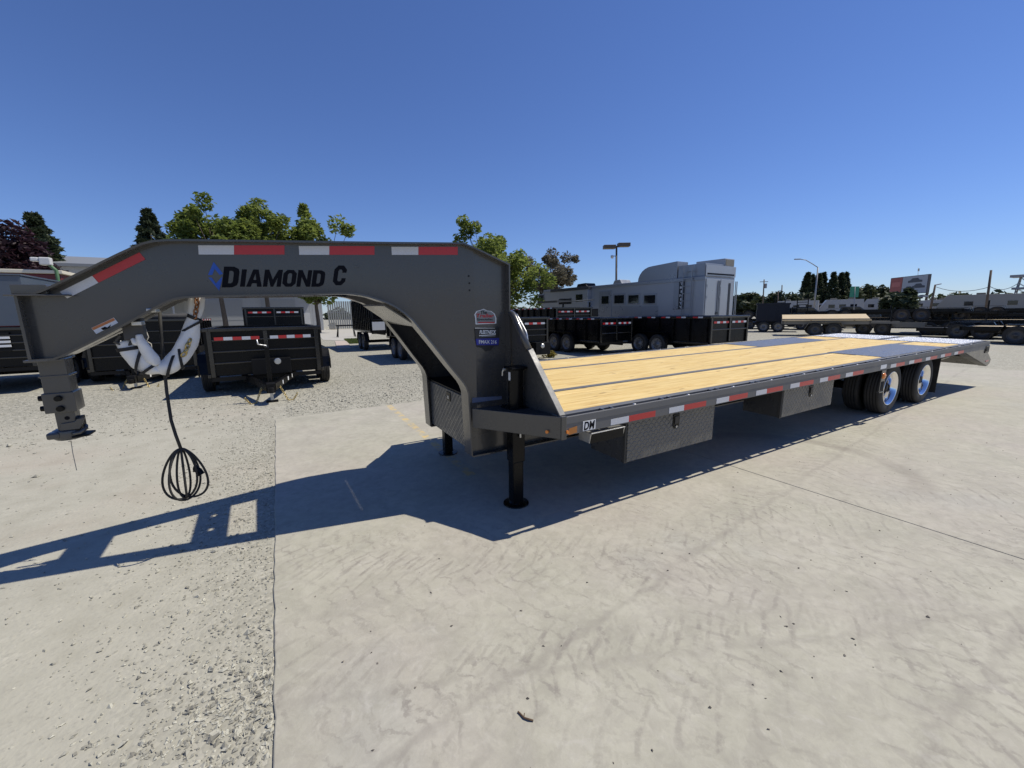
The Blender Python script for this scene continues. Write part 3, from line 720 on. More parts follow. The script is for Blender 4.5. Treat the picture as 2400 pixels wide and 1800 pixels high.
# ---- markings on the neck
NX = Vector((1, -KT, 0)).normalized(); NN = Vector((-KT, -1, 0)).normalized()
def NK(px, py):
    """photo pixel -> local point on the outer face of the near girder"""
    d = ray(px, py); off = .07-.006
    t = (-YB+off-KT*(CAM.x-XF)-CAM.y)/(d.y+KT*d.x); P = CAM+d*t
    if P.x > XF: P = CAM + d*((-YB+off-CAM.y)/d.y)
    return LOC(P)
def neck_poly(name, pix, mat, th=.0012, lift=.0012, parent=None):
    P = [NK(*q) for q in pix]; n = len(P)
    nrm = NN if P[0].x < XF-.02 else Vector((0, -1, 0))
    lo = [p+nrm*lift for p in P]; hi = [p+nrm*(lift+th) for p in P]
    return MB().add(hi+lo, [tuple(range(n)), tuple(range(2*n-1, n-1, -1))]+[(i, i+n, (i+1) % n+n, (i+1) % n) for i in range(n)]).build(name, mat, parent or TR)
for a, b, c_, y0, y1 in ((473, 555, 671, 578, 599), (704, 774, 878, 579.5, 599.5), (917, 979, 1070, 581, 599.5)):
    neck_poly('reflective_tape', [(a, y0), (b, y0), (b, y1), (a+1, y1)], M_TW); neck_poly('reflective_tape', [(b+.3, y0), (c_, y0), (c_, y1), (b+.3, y1)], M_TR)
neck_poly('reflective_tape', [(154, 685), (229, 648), (243, 664), (171, 700)], M_TW); neck_poly('reflective_tape', [(229.4, 647.8), (338, 594), (352, 610), (243.4, 663.8)], M_TR)
wl = neck_poly('warning_label', [(225, 768), (277, 744), (287, 756), (236, 782)], M_STICK)
neck_poly('warning_band', [(226, 768), (276.5, 745), (280.5, 750), (230, 773)], M_ORANGE, lift=.0026, parent=wl)
neck_poly('warning_pictogram', [(247, 769), (256, 765), (262, 767), (270, 760), (268, 766), (258, 771), (252, 773)], M_INK, lift=.0026, parent=wl)
def ck(x, y): return (400+x/3.19, 440+y/3.19)
em = neck_poly('diamond_emblem', [ck(302, 657), ck(345, 562), ck(412, 648), ck(388, 657), ck(352, 612), ck(333, 657)], M_BLUE)
neck_poly('diamond_emblem', [ck(305, 676), ck(330, 676), ck(360, 720), ck(406, 668), ck(403, 700), ck(383, 772)], M_BLUE)
def text_mesh(body, shear=0., bold=0.):
    cu = bpy.data.curves.new('lettering', 'FONT'); cu.body = body; cu.shear = shear; cu.offset = bold; cu.size = 1; cu.resolution_u = 3
    ob = bpy.data.objects.new('lettering_src', cu); COL.objects.link(ob)
    dg = bpy.context.evaluated_depsgraph_get(); me = bpy.data.meshes.new_from_object(ob.evaluated_get(dg))
    bpy.data.objects.remove(ob); bpy.data.curves.remove(cu)
    return me
def put_text(body, name, mat, O, U, V, N, w, h, parent, shear=0., bold=0., lift=.0015):
    """text stretched over a w x h box whose lower left corner is O"""
    me = text_mesh(body, shear, bold); n = len(me.vertices); co_ = np.empty(n*3); me.vertices.foreach_get('co', co_); co_ = co_.reshape(-1, 3)
    mn, mx = co_.min(0), co_.max(0); sx, sy = w/(mx[0]-mn[0]), h/(mx[1]-mn[1])
    nv = np.array(O)+np.outer((co_[:, 0]-mn[0])*sx, U)+np.outer((co_[:, 1]-mn[1])*sy, V)+np.array(N)*lift
    me.vertices.foreach_set('co', nv.astype(np.float32).ravel()); me.update(); me.materials.clear(); me.materials.append(mat)
    return link(name, me, None, parent)
ZV = Vector((0, 0, 1))
def neck_text(body, x0, x1, yt, yb, mat, shear, bold):
    A = NK(*ck(x0, yb)); B = NK(*ck(x1, yb)); C_ = NK(*ck(x0, yt))
    U = (B-A).normalized(); put_text(body, 'lettering', mat, A, U, ZV, NN, (B-A).length, (C_-A).length, TR, shear, bold)
# heavy slanted capitals drawn as plates
def ring(o, i): return [[o[k], o[(k+1) % len(o)], i[(k+1) % len(i)], i[k]] for k in range(len(o))]
_O, _I = [(.22, 0), (.58, 0), (.80, .2), (.80, .8), (.58, 1), (.22, 1), (0, .8), (0, .2)], [(.33, .2), (.47, .2), (.53, .28), (.53, .72), (.47, .8), (.33, .8), (.27, .72), (.27, .28)]
_r = ring(_O, _I)
GLY = {'I': (.27, [[(0, 0), (.27, 0), (.27, 1), (0, 1)]]),
 'D': (.78, ring([(0, 0), (.5, 0), (.72, .1), (.78, .25), (.78, .75), (.72, .9), (.5, 1), (0, 1)], [(.28, .2), (.42, .2), (.49, .25), (.51, .32), (.51, .68), (.49, .75), (.42, .8), (.28, .8)])),
 'O': (.80, _r), 'C': (.80, _r[:2]+_r[3:]+[[(.8, .2), (.8, .36), (.53, .36), (.53, .28)], [(.8, .64), (.8, .8), (.53, .72), (.53, .64)]]),
 'A': (.90, [[(0, 0), (.27, 0), (.45, .78), (.45, 1), (.30, 1)], [(.9, 0), (.6, 1), (.45, 1), (.45, .78), (.63, 0)], [(.316, .2), (.584, .2), (.538, .4), (.362, .4)]]),
 'M': (1.05, [[(0, 0), (.25, 0), (.25, 1), (0, 1)], [(.8, 0), (1.05, 0), (1.05, 1), (.8, 1)], [(.25, 1), (.25, .55), (.45, 0), (.525, 0), (.525, .42)], [(.8, 1), (.525, .42), (.525, 0), (.6, 0), (.8, .55)]]),
 'N': (.85, [[(0, 0), (.25, 0), (.25, 1), (0, 1)], [(.6, 0), (.85, 0), (.85, 1), (.6, 1)], [(.25, 1), (.25, .6), (.6, 0), (.6, .4)]])}
def neck_caps(body, x0, x1, yt, yb, shear=.22):
    A = NK(*ck(x0, yb)); B = NK(*ck(x1, yb)); hgt = (NK(*ck(x0, yt))-A).length; U = (B-A).normalized(); Wd = (B-A).length
    tot = sum(GLY[c_][0] for c_ in body)+.07*(len(body)-1); k = (Wd-shear*hgt)/tot; x = 0.
    for c_ in body:
        mb = MB()
        for pg in GLY[c_][1]:
            P = [A+U*((x+p[0])*k+shear*hgt*p[1])+ZV*(p[1]*hgt)+NN*.0015 for p in pg]; n = len(P); Q = [p+NN*.001 for p in P]
            mb.add(Q+P, [tuple(range(n)), tuple(range(2*n-1, n-1, -1))]+[(i, i+n, (i+1) % n+n, (i+1) % n) for i in range(n)])
        mb.build('letter', M_INK, TR); x += GLY[c_][0]+.07
neck_caps('D', 402, 556, 596, 748); neck_caps('IAMOND', 536, 1178, 616, 743); neck_caps('C', 1214, 1338, 587, 732)
# badge and sticker on the upright
YO = -.515-.006
MX = Vector((1, 0, 0)); MN = Vector((0, -1, 0))
def plate(name, poly, mat, parent=TR, d0=.0, d1=.0025): return MB().prism(poly, 'y', YO-d0, YO-d1).build(name, mat, parent)
SX = [(1111, 745), (1109, 737), (1114, 729), (1122, 727), (1131, 724), (1138, 728), (1148, 729), (1156, 735), (1160, 745), (1160, 758), (1112, 760)]
def UP_(px, py): p = PY(px, py, YO); return (p.x, p.z)
sk = plate('dealer_sticker', [UP_(*q) for q in SX], M_STICK)
cxs, czs = np.mean([UP_(*q) for q in SX], 0)
plate('sticker_field', [((x-cxs)*.90+cxs, (z-czs)*.90+czs) for x, z in [UP_(*q) for q in SX]], paint('sticker_grey', (.22, .23, .22), .5), sk, .0026, .0032)
def up_text(body, px0, px1, py1, py0, mat, parent, shear=.15, bold=.02, lift=.004):
    A = PY(px0, py1, YO); B = PY(px1, py1, YO); C_ = PY(px0, py0, YO)
    put_text(body, 'lettering', mat, A, (B-A).normalized(), ZV, MN, (B-A).length, C_.z-A.z, parent, shear, bold, lift)
up_text('The', 1123, 1138, 736, 728, M_INK, sk); up_text('Trailer', 1113, 1155, 744, 735, M_REDINK, sk, .15, .03); up_text('Specialist', 1114, 1152, 752, 745.5, M_INK, sk)
plate('sticker_band', [UP_(1118, 754), UP_(1156, 754), UP_(1156, 757), UP_(1118, 757)], M_REDINK, sk, .0034, .0040)
bd = plate('model_badge', [UP_(1109, 768), UP_(1166, 767), UP_(1166, 791), UP_(1111, 793)], M_STICKBK, TR, 0, .012)
plate('badge_lip', [UP_(1109, 767.5), UP_(1155, 768), UP_(1155, 769.2), UP_(1109, 769.2)], M_STEEL, bd, .0121, .0135)
up_text('FLEETNECK', 1120, 1158, 782, 773, M_STICK, bd, .2, .03, .0135)
plate('badge_stroke', [UP_(1119, 785), UP_(1158, 782.6), UP_(1157, 784), UP_(1119, 787)], M_STICK, bd, .0121, .0132)
plate('badge_smallprint', [UP_(1124, 787.5), UP_(1157, 786), UP_(1157, 787), UP_(1124, 788.5)], paint('print_grey', (.35, .35, .35), .5), bd, .0121, .0132)
b2 = plate('model_number_plate', [UP_(1112, 793), UP_(1166, 791.2), UP_(1164, 808), UP_(1114, 808)], M_BLUE2, TR, 0, .011)
up_text('FMAX 216', 1119, 1160, 804.5, 796, M_STICK, b2, 0., .012, .012)
plate('badge_base', [UP_(1110, 792), UP_(1114, 812), UP_(1127, 815), UP_(1134, 822), UP_(1146, 821), UP_(1156, 810), UP_(1166, 809), UP_(1166, 792)], M_STICKBK, TR, 0, .004)
for q in ((1096, 648), (1097.5, 664.5), (1098, 681)):
    p = PY(q[0], q[1], YO); MB().cyl((p.x, YO+.001, p.z), (p.x, YO-.0015, p.z), .006, 10).build('bolt_hole', M_INK, TR)
ls = plate('serial_label', [UP_(1105, 943), UP_(1174, 934), UP_(1174, 927), UP_(1105, 931)], paint('label_blue', (.12, .15, .24), .5), TR)
# DM sign on the rail and amber reflector
dm = MB().box(.178, .298, -1.2990, -1.2968, .752, .826).build('rail_sign', M_STICK, TR)
put_text('DM', 'lettering', M_INK, Vector((.186, -1.299, .757)), MX, ZV, MN, .104, .064, dm, .15, .03, .001)
MB().prism([(.05, .745), (.125, .752), (.125, .80), (.05, .792)], 'y', -1.2962, -1.2972).build('amber_reflector', paint('amber_tape', (.42, .16, .03), .5), TR)
# straps holding the cable under the neck, cable clips
for q in ((365, 715), (330, 745)):
    p = NK(*q); MB().box(p.x-.03, p.x+.02, p.y-.02, p.y+.08, p.z-.045, p.z-.02).build('cable_clip', M_STEEL, TR, .004)
# safety chain anchor under the neck
an = MB(); an.box(-2.50, -2.40, -.12, -.05, 1.47, 1.60); an.tube([(-2.52, -.09, 1.50), (-2.55, -.09, 1.46), (-2.50, -.09, 1.42), (-2.46, -.09, 1.47)], .012, 8)
an.build('chain_anchor', M_GREYDK, TR, .006)

# ------------------------------------------------------------------ white chain bag, cables
def PYW(px, py, y):
    d = ray(px, py); return CAM + d*((y-CAM.y)/d.y)
def mat_cloth():
    t = NT('white_vinyl'); p = t.objc(); n = t.noise(p, 26., 5, .6, .8); n2 = t.noise(p, 8., 3)
    t.set(Base_Color=t.mix(t.rng(n2, .4, .7, 0, .35), (.74, .74, .73), (.55, .53, .48)), Roughness=.55, Normal=t.bump(n, .35, .012), Subsurface_Weight=.0)
    return t.m
M_CLOTH = mat_cloth(); M_STRAP = paint('black_strap', (.01, .01, .012), .6, 0, 0, .02, 30.)
def sleeve(path, name, parent, seed):
    """flattened padded tube: path = (px, py, half width m, half depth m, y)"""
    rnd = random.Random(seed); pts = []
    for i in range(len(path)-1):
        for k in range(4):
            f = k/4; pts.append([path[i][j]+(path[i+1][j]-path[i][j])*f for j in range(5)])
    pts.append(list(path[-1])); C = [PYW(p[0], p[1], p[4]) for p in pts]; mb = MB(); n = 14; vs = []
    for i, p in enumerate(pts):
        d = (C[min(i+1, len(C)-1)]-C[max(i-1, 0)]).normalized(); e = Vector((0, 1, 0)); w = d.cross(e).normalized()
        for k in range(n):
            a = 2*math.pi*k/n; rr = 1+.08*math.sin(3*a+i*.5)+.06*math.sin(2*a-i*.4)+rnd.uniform(-.03, .03)
            vs.append(C[i]+w*math.cos(a)*p[2]*rr+e*math.sin(a)*p[3]*rr)
    m_ = len(pts); fs = [(i*n+k, i*n+(k+1) % n, (i+1)*n+(k+1) % n, (i+1)*n+k) for i in range(m_-1) for k in range(n)]
    fs += [tuple(range(n-1, -1, -1)), tuple((m_-1)*n+k for k in range(n))]
    o = mb.add(vs, fs).build(name, M_CLOTH, parent, smooth=True); o.modifiers.new('sub', 'SUBSURF').levels = 1; o.modifiers['sub'].render_levels = 1
    return o
bag = thing('chain_bag', 'white vinyl chain bag with black straps slung under the trailer neck', 'bag', PYW(380, 865, -.1))
base = Vector(bag.location)
def rel(o): o.location = -base; return o
P1 = [(291, 797, .050, .035, -.10), (305, 822, .058, .045, -.10), (330, 846, .062, .05, -.10), (355, 861, .050, .05, -.10), (378, 864, .036, .045, -.10), (392, 860, .02, .03, -.10)]; s1 = rel(sleeve(P1, 'sleeve', bag, 1))
P2 = [(460, 692, .050, .02, -.09), (459, 720, .048, .022, -.09), (455, 745, .036, .025, -.10), (449, 770, .046, .04, -.10), (441, 800, .058, .048, -.10), (425, 832, .060, .05, -.10), (402, 855, .056, .05, -.11), (380, 864, .045, .045, -.11), (366, 866, .02, .03, -.11)]; s2 = rel(sleeve(P2, 'sleeve', bag, 2))
s3 = rel(sleeve([(325, 783, .018, .015, -.16), (330, 800, .026, .03, -.15), (343, 820, .034, .035, -.14), (358, 842, .036, .035, -.14), (370, 856, .02, .03, -.13)], 'sleeve_flap', bag, 3))
s4 = rel(sleeve([(310, 792, .012, .012, -.15), (318, 803, .022, .02, -.15), (326, 806, .012, .012, -.15)], 'sleeve_flap', bag, 4))
def band(path, t, slant, wd=.016):
    """strap wrapped slantwise round a sleeve; path as for sleeve, t = position along it"""
    i = min(int(t), len(path)-2); f = t-i; p = [path[i][k]+(path[i+1][k]-path[i][k])*f for k in range(5)]
    A, B = PYW(path[i][0], path[i][1], path[i][4]), PYW(path[i+1][0], path[i+1][1], path[i+1][4]); d = (B-A).normalized(); e = Vector((0, 1, 0)); w = d.cross(e).normalized(); c0 = PYW(p[0], p[1], p[4])
    n = 20; vs = []; fs = []
    for k in range(n):
        a = 2*math.pi*k/n; q = c0+w*math.cos(a)*p[2]*1.10+e*math.sin(a)*p[3]*1.13+d*slant*math.cos(a)*p[2]
        vs += [q-d*wd/2, q+d*wd/2]
    for k in range(n): a, b = 2*k, 2*((k+1) % n); fs.append((a, b, b+1, a+1))
    return rel(MB().add(vs, fs).build('strap', M_STRAP, bag))
for t_, sl_ in ((.8, .15), (1.9, -.9), (3.0, .9)): band(P1, t_, sl_, .022)
for t_, sl_ in ((2.0, .2), (2.8, -1.2), (5.0, 1.1), (6.0, 1.0)): band(P2, t_, sl_, .022)
def chain(pts, mat, name, parent, link_r=.011, wire=.0034, n=None):
    mb = MB(); L = [(pts[i+1]-pts[i]).length for i in range(len(pts)-1)]; tot = sum(L); pitch = link_r*2.3; N = int(tot/pitch)
    for k in range(N):
        s_ = k*pitch; i = 0
        while i < len(L)-1 and s_ > L[i]: s_ -= L[i]; i += 1
        d = (pts[i+1]-pts[i]).normalized(); c0 = pts[i]+d*s_
        u = d.orthogonal().normalized(); v = d.cross(u)
        w = u if k % 2 else v
        ring = [c0+d*math.cos(2*math.pi*j/10)*link_r*1.55+w*math.sin(2*math.pi*j/10)*link_r for j in range(10)]
        mb.tube(ring, wire, 6, True)
    return mb.build(name, mat, parent, smooth=True)
rel(chain([PYW(461, 698, -.122), PYW(462, 715, -.122), PYW(458, 735, -.125), PYW(455, 758, -.13)], M_RUST, 'chain', bag, .013, .005))
rel(chain([PYW(444, 800, -.152), PYW(438, 815, -.16), PYW(433, 828, -.165), PYW(422, 840, -.165)], M_GOLD, 'chain', bag, .013, .0048))

cbl = thing('trailer_cable', 'black electrical cable hanging from the neck in a loose coil with a plug', 'cable', (-2.37, -.03, .33))
base = Vector(cbl.location)
top = [PYW(374, 728, -.06), PYW(378, 790, -.05), PYW(384, 850, -.05), PYW(391, 920, -.08), PYW(401, 985, -.13), PYW(412, 1020, -.15), PYW(424, 1052, -.16)]
K0 = top[-1]
rel(MB().tube(top, .0095, 10).build('cable_drop', M_RUBBER, cbl, smooth=True))
def loop(w, h, ang, dx=0., lean=0., r=.0058, skew=0.):
    pts = []
    for k in range(40):
        a = 2*math.pi*k/40; u = w*math.sin(a)*(1+.25*math.cos(a)*-1)+dx*(1-math.cos(a))/2; z = -h*(1-math.cos(a))/2
        pts.append(K0+Vector((math.cos(ang)*u+lean*z, math.sin(ang)*u+skew*z, z)))
    return rel(MB().tube(pts, r, 8, True).build('cable_loop', M_RUBBER, cbl, smooth=True))
RA = YAW-math.pi/2
loop(.115, .36, RA, -.075, -.02, .0072); loop(.10, .345, RA+.35, .035, .0, .0072); loop(.035, .34, RA+.9, -.015, 0, .0068); loop(.045, .335, RA-.9, .02, .02, .0068); loop(.10, .35, RA+1.3, .0, 0, .0068, .06)
pl = PYW(466, 1104, -.16)
MB_ = MB(); dv = Vector((math.cos(RA)*.5, math.sin(RA)*.5, -.85)).normalized()
MB_.cyl(pl-dv*.045, pl-dv*.012, .012, 12, .018); MB_.cyl(pl-dv*.012, pl+dv*.03, .021, 14); MB_.box(pl.x-.03, pl.x-.015, pl.y-.012, pl.y+.012, pl.z, pl.z+.03)
rel(MB_.build('plug', M_BLACK2, cbl, .002))
crd = thing('breakaway_cord', 'thin grey looped cord dangling beside the chain bag', 'cord', PYW(343, 815, .05))
base = Vector(crd.location)
cp = [PYW(*q, .05) for q in ((336, 752), (339, 765), (343, 775), (345, 788), (338, 783), (339, 772), (344, 780), (348, 790), (343, 800), (340, 808), (346, 818), (356, 815), (354, 806), (346, 801))]
rel(MB().tube(cp, .0035, 6).build('cord_loop', paint('pale_cord', (.5, .48, .44), .8), crd, smooth=True))
# ------------------------------------------------------------------ parked dump trailers
SM_TYRE = TYRE
def disc_rim():
    mb = MB(); mb.lathe([(.236, -.07), (.248, -.088), (.25, -.095), (.24, -.09), (.225, -.06), (.21, -.045), (.15, -.038), (.10, -.055), (.07, -.062), (.068, -.085), (.0, -.09)], ax='y', n=32)
    return mb.mesh('rim', M_WHITEST, True)
DRIM = disc_rim()
hm = MB()
for k in range(8):
    a = k*math.pi/4; hm.cyl((.18*math.cos(a), -.040, .18*math.sin(a)), (.18*math.cos(a), -.0425, .18*math.sin(a)), .022, 10)
DHOLE = hm.mesh('rim_holes', M_INK)
def put_wheel(root, x, y, z, out, sc=.97, name='wheel'):
    """wheel on an axle along local x; out = +1/-1 side that shows the rim"""
    w = link(name, SM_TYRE, None, root, (x, y, z), (0, 0, math.pi/2*out)); w.scale = (sc, sc, sc)
    link('rim', DRIM, None, w); link('rim_holes', DHOLE, None, w); return w
def dump_trailer(label, x0, x1, y0, length, zb, zt, group='dump trailers parked in the yard', tongue=True, mat=None, rails=3, wheel_at=(.55, .72), tall=None,
                 tapes=(True, True), tape_gap=0, tarp=False, fender_out=.24, sidepost=.62, name='dump_trailer', stick=True, rim_side=None, wheel_y=None):
    mat = mat or M_BLACK; w = x1-x0; h = w/2; g = GZ
    r = thing(name, label, 'trailer', ((x0+x1)/2, y0, g), 0, group)
    zb -= g; zt -= g
    # walls
    fw = MB().box(-h, h, 0, .035, zb, zt).build('front_wall', mat, r)
    mb = MB(); zs = [zb+(zt-zb)*k/rails for k in range(1, rails)]
    for z in zs: MB().box(-h+.01, h-.01, -.045, -.001, z-.02, z+.02).build('rib', M_BLACKG, fw, .012)
    MB().box(-.04, .04, -.05, -.002, zb+.02, zt-.03).build('centre_rib', M_BLACKG, fw, .012)
    for s in (-1, 1):
        MB().box(s*(h-.08), s*h, -.055, -.002, zb-.05, zt-.02).build('corner_post', M_BLACKG, fw, .010)
        sw = MB().box(s*h, s*(h-.03), .036, length, zb, zt).build('side_wall', mat, r)
        n = int(length/sidepost)
        pm = MB().box(-.03, .03, -.035, .035, 0, zt-zb-.07).mesh('side_post', mat)
        for i in range(n+1): link('side_post', pm, None, sw, (s*(h+.031), .10+(length-.2)*i/n, zb))
        MB().box(s*(h+.065), s*(h-.04), -.06, length, zt-.06, zt+.012).build('top_rail', M_BLACKG, r, .012)
        MB().box(s*(h+.062), s*(h+.001), 0, length, zb-.06, zb+.02).build('bottom_rail', M_BLACKG, sw, .01)
        if tapes[1]:
            x = s*(h+.0665)
            for i in range(n):
                y = .10+(length-.2)*(i+.5)/n
                MB().box(x, x+s*.002, y-.20, y-.02, zt-.052, zt-.004).build('reflective_tape', M_TW, sw)
                MB().box(x, x+s*.002, y-.0, y+.18, zt-.052, zt-.004).build('reflective_tape', M_TR, sw)
    MB().box(-h+.04, h-.04, -.062, .04, zt-.06, zt+.013).build('top_rail', M_BLACKG, r, .012)
    MB().box(-h, h, length-.03, length, zb, zt).build('tail_gate', mat, r)
    MB().box(-h, h, 0, length, zb-.03, zb).build('floor', M_BLACK2, r)
    fr = MB()
    for s in (-1, 1): fr.box(s*.40, s*.48, .1, length-.1, zb-.20, zb-.035)
    fr.box(-h, h, -.06, .02, zb-.13, zb-.052); fr.build('frame', M_BLACK2, r)
    if tapes[0]:
        z = zt-.20
        for s in (-1, 1):
            for k in range(5):
                a = s*h*.08 if s > 0 else -h*.88
                xa = a+k*h*.155
                MB().box(xa, xa+h*.15, -.058, -.0505 if False else -.046, z-.035, z+.03).build('reflective_tape', M_TW if (k % 2 == 0) == (s > 0) else M_TR, fw)
    # running gear
    ax = [length*f for f in wheel_at] if wheel_y is None else wheel_y
    R_ = .377; wx = h+fender_out-.115
    for s in (-1, 1):
        for y in ax: put_wheel(r, s*wx, y, R_, s)
        a, b = ax[0]-.48, ax[-1]+.48
        f = MB().prism([(a-.05, .42), (a+.02, .66), (a+.18, .84), (b-.18, .84), (b-.02, .66), (b+.05, .42), (b+.03, .42), (b-.05, .65), (b-.20, .822), (a+.20, .822), (a+.05, .65), (a-.03, .42)], 'x', s*(h+.02), s*(h+fender_out)).build('fender', mat, r)
        MB().box(s*(h+fender_out-.03), s*(h+fender_out), a-.05, a-.03, .38, .62).build('fender_plate', mat, f)
    for y in ax: MB().cyl((-wx, y, R_), (wx, y, R_), .045, 10).build('axle', M_BLACK2, r)
    if tongue:
        tz = zb-.10
        tg = MB()
        for s in (-1, 1): tg.bar((s*.50, .35, tz), (s*.05, -1.42, tz-.04), .07, .13)
        t_ = tg.build('tongue', mat, r, .004)
        cpl = MB(); cpl.box(-.07, .07, -1.60, -1.36, tz-.12, tz+.05); cpl.cyl((0, -1.62, tz-.12), (0, -1.62, tz-.02), .05, 14); cpl.build('coupler', M_BLACK2, t_, .006)
        jk = MB(); jk.box(-.035, .035, -1.31, -1.24, tz-.08, tz+.70)
        j = jk.build('tongue_jack', mat, r, .006)
        MB().box(-.027, .027, -1.302, -1.248, .03, tz-.05).build('jack_leg', M_STEEL, j, .004)
        MB().box(-.10, .10, -1.37, -1.18, .005, .02).build('jack_foot', M_BLACK2, j, .004)
        MB().tube([(0, -1.275, tz+.70), (0, -1.275, tz+.73), (-.05, -1.275, tz+.74), (-.13, -1.275, tz+.76), (-.14, -1.275, tz+.85)], .012, 8).build('jack_crank', M_STEEL, j, smooth=True)
        for s in (-1, 1):
            c0 = Vector((s*.16, -1.25, tz-.08)); pts = [c0, c0+Vector((s*.05, -.03, -.12)), c0+Vector((s*.10, -.08, -.24)), c0+Vector((s*.18, -.10, -.27)), c0+Vector((s*.26, -.10, -.16)), c0+Vector((s*.28, -.10, -.10))]
            chain(pts, M_GOLD, 'safety_chain', r, .016, .006)
        if stick:
            for k, (u, v) in enumerate(((.55, .085), (.75, .05), (.30, .06))):
                p = Vector((.05+.45*u, -1.42+1.77*u, tz-.04+.04*u)); d = Vector((.45, 1.77, .04)).normalized(); nn = Vector((d.y, -d.x, 0))
                q = MB(); q.bar(p+nn*.0365-d*v*.5, p+nn*.0365+d*v*.5, .002, .075); q.build('sticker', M_STICK, t_)
        MB().box(-.30, .42, -.30, -.062, zb-.02, zb+.30).build('pump_box', M_BLACK2, r, .01)
        MB().lathe([(0, -.03), (.05, -.03), (.06, 0.)], (.16, -1.21, tz+.42), 'y', 16).build('winch_cap', M_STEEL, r)
    if tarp:
        tb = MB(); tb.tube([(-h+.02, .08, zt+.07), (-h*.3, .09, zt+.085), (h*.4, .08, zt+.065), (h-.02, .09, zt+.075)], .075, 12); tb.build('tarp_roll', paint('tarp_cloth', (.035, .035, .036), .8), r, smooth=True)
        MB().box(-h, h, -.02, .22, zt+.013, zt+.02).build('tarp_housing', mat, r)
    return r
G_L = 'black dump trailers parked tongue first behind the neck'
dump_trailer('black dump trailer with tongue jack, gold chains and red and white tape on its front', -2.80, -.76, 6.75, 3.6, .43, 1.37, None, rails=4, wheel_y=(.95, 1.85), fender_out=.27)
dump_trailer('black dump trailer with a rolled tarp on top, behind the white chain bag', -5.60, -3.45, 10.5, 4.0, .36, 1.58, None, rails=4, wheel_y=(.9, 1.8), tarp=True, tapes=(False, True))
dump_trailer('black trailer with tall slate blue sides behind the neck nose', -8.70, -6.30, 10.0, 4.2, .62, 1.45, None, rails=5, wheel_y=(1.25, 2.2), tapes=(False, False), name='high_side_trailer', tongue=False)
hs = [o for o in COL.objects if o.name.startswith('high_side_trailer')][0]
for nm, bx_ in (('upper_front_wall', (-1.2, 1.2, -.03, .02, 1.50, 2.58)), ('upper_side_wall', (1.17, 1.2, .02, 4.2, 1.50, 2.58)), ('upper_side_wall', (-1.2, -1.17, .02, 4.2, 1.50, 2.58)), ('roof', (-1.22, 1.22, -.05, 4.25, 2.585, 2.62))):
    MB().box(*bx_).build(nm, M_SLATE, hs, .006)
for k in range(6): MB().box(.55, .85, -.055, -.031, .95+k*.09, 1.0+k*.09).build('vent_louvre', M_STICK if k in (1, 2, 3) else M_BLACK2, hs)
MB().box(-.4, -.05, -.058, -.046, .70, .82).build('sticker', M_STICK, hs); MB().box(-.6, -.25, -.06, -.05, 1.28, 1.36).build('reflector', paint('dull_white', (.35, .35, .36), .5), hs)
dump_trailer('black dump trailer parked behind the one with gold chains and tongue jack', -2.45, -.35, 16.5, 3.8, .9, 2.0, None, tongue=False, tapes=(True, True), rails=3)
dump_trailer('black dump trailer seen through the neck arch with its wheels against the gravel', 2.55, 4.45, 9.9, 4.0, .75, 1.95, None, tongue=False, wheel_y=(1.5, 2.4))
dE2 = dump_trailer('tall black stake trailer with a white front panel seen through the neck arch', 2.40, 4.5, 16.2, 4.5, .9, 2.42, None, tongue=False, wheel_y=(1.0, 1.9), tapes=(False, False), sidepost=.42, name='stake_trailer')
MB().box(-1.02, -.45, -.07, -.047, .95, 1.33).build('white_panel', M_WHITE, dE2)
dA = dump_trailer('black dump trailer with a silver hydraulic cap, ended against the gusset of the flatbed', 4.75, 6.9, 8.65, 4.2, .62, 1.44, None, tongue=False, tapes=(True, True), rails=4, wheel_y=(2.0, 2.9))
MB().box(.35, .95, -.35, -.06, .18, .60).build('pump_box', M_BLACK2, dA, .01); MB().lathe([(0, -.02), (.06, -.02), (.08, 0.)], (.62, -.36, .48), 'y', 16).build('pump_cap', M_STEEL, dA)
dA2 = dump_trailer('black dump trailer under a sagging tarp frame beyond the wood deck', 10.45, 12.7, 13.0, 4.4, .75, 1.85, None, tongue=False, rails=3, wheel_y=(2.0, 2.9))
MB().prism([(-1.1, 2.10), (1.2, 2.20), (1.25, 2.26), (.2, 2.19), (-1.15, 2.20)], 'y', -.1, 1.6).build('tarp', paint('dark_tarp', (.05, .055, .055), .7), dA2)
for xx in (-.6, 1.1): MB().box(xx, xx+.06, .1, .16, 1.75, 2.12).build('tarp_post', M_BLACK, dA2)
dump_trailer('black dump trailer with silver wheels in the middle of the row beyond the wood deck', 8.95, 10.62, 8.2, 4.2, .5, 1.37, None, tongue=False, wheel_y=(1.75, 2.62), rails=3)
dC = dump_trailer('largest black dump trailer beyond the wood deck, with grey plank on its front step', 10.98, 13.1, 5.1, 4.2, .5, 1.39, None, tongue=False, wheel_y=(2.0, 2.88), rails=2)
MB().box(-1.05, 1.35, -.55, -.06, .44, .50).build('front_step', paint('plank_grey', (.23, .22, .20), .8), dC)
for xx in (-.9, 1.2): MB().box(xx, xx+.08, -.5, -.42, .02, .44).build('step_leg', M_BLACK2, dC)

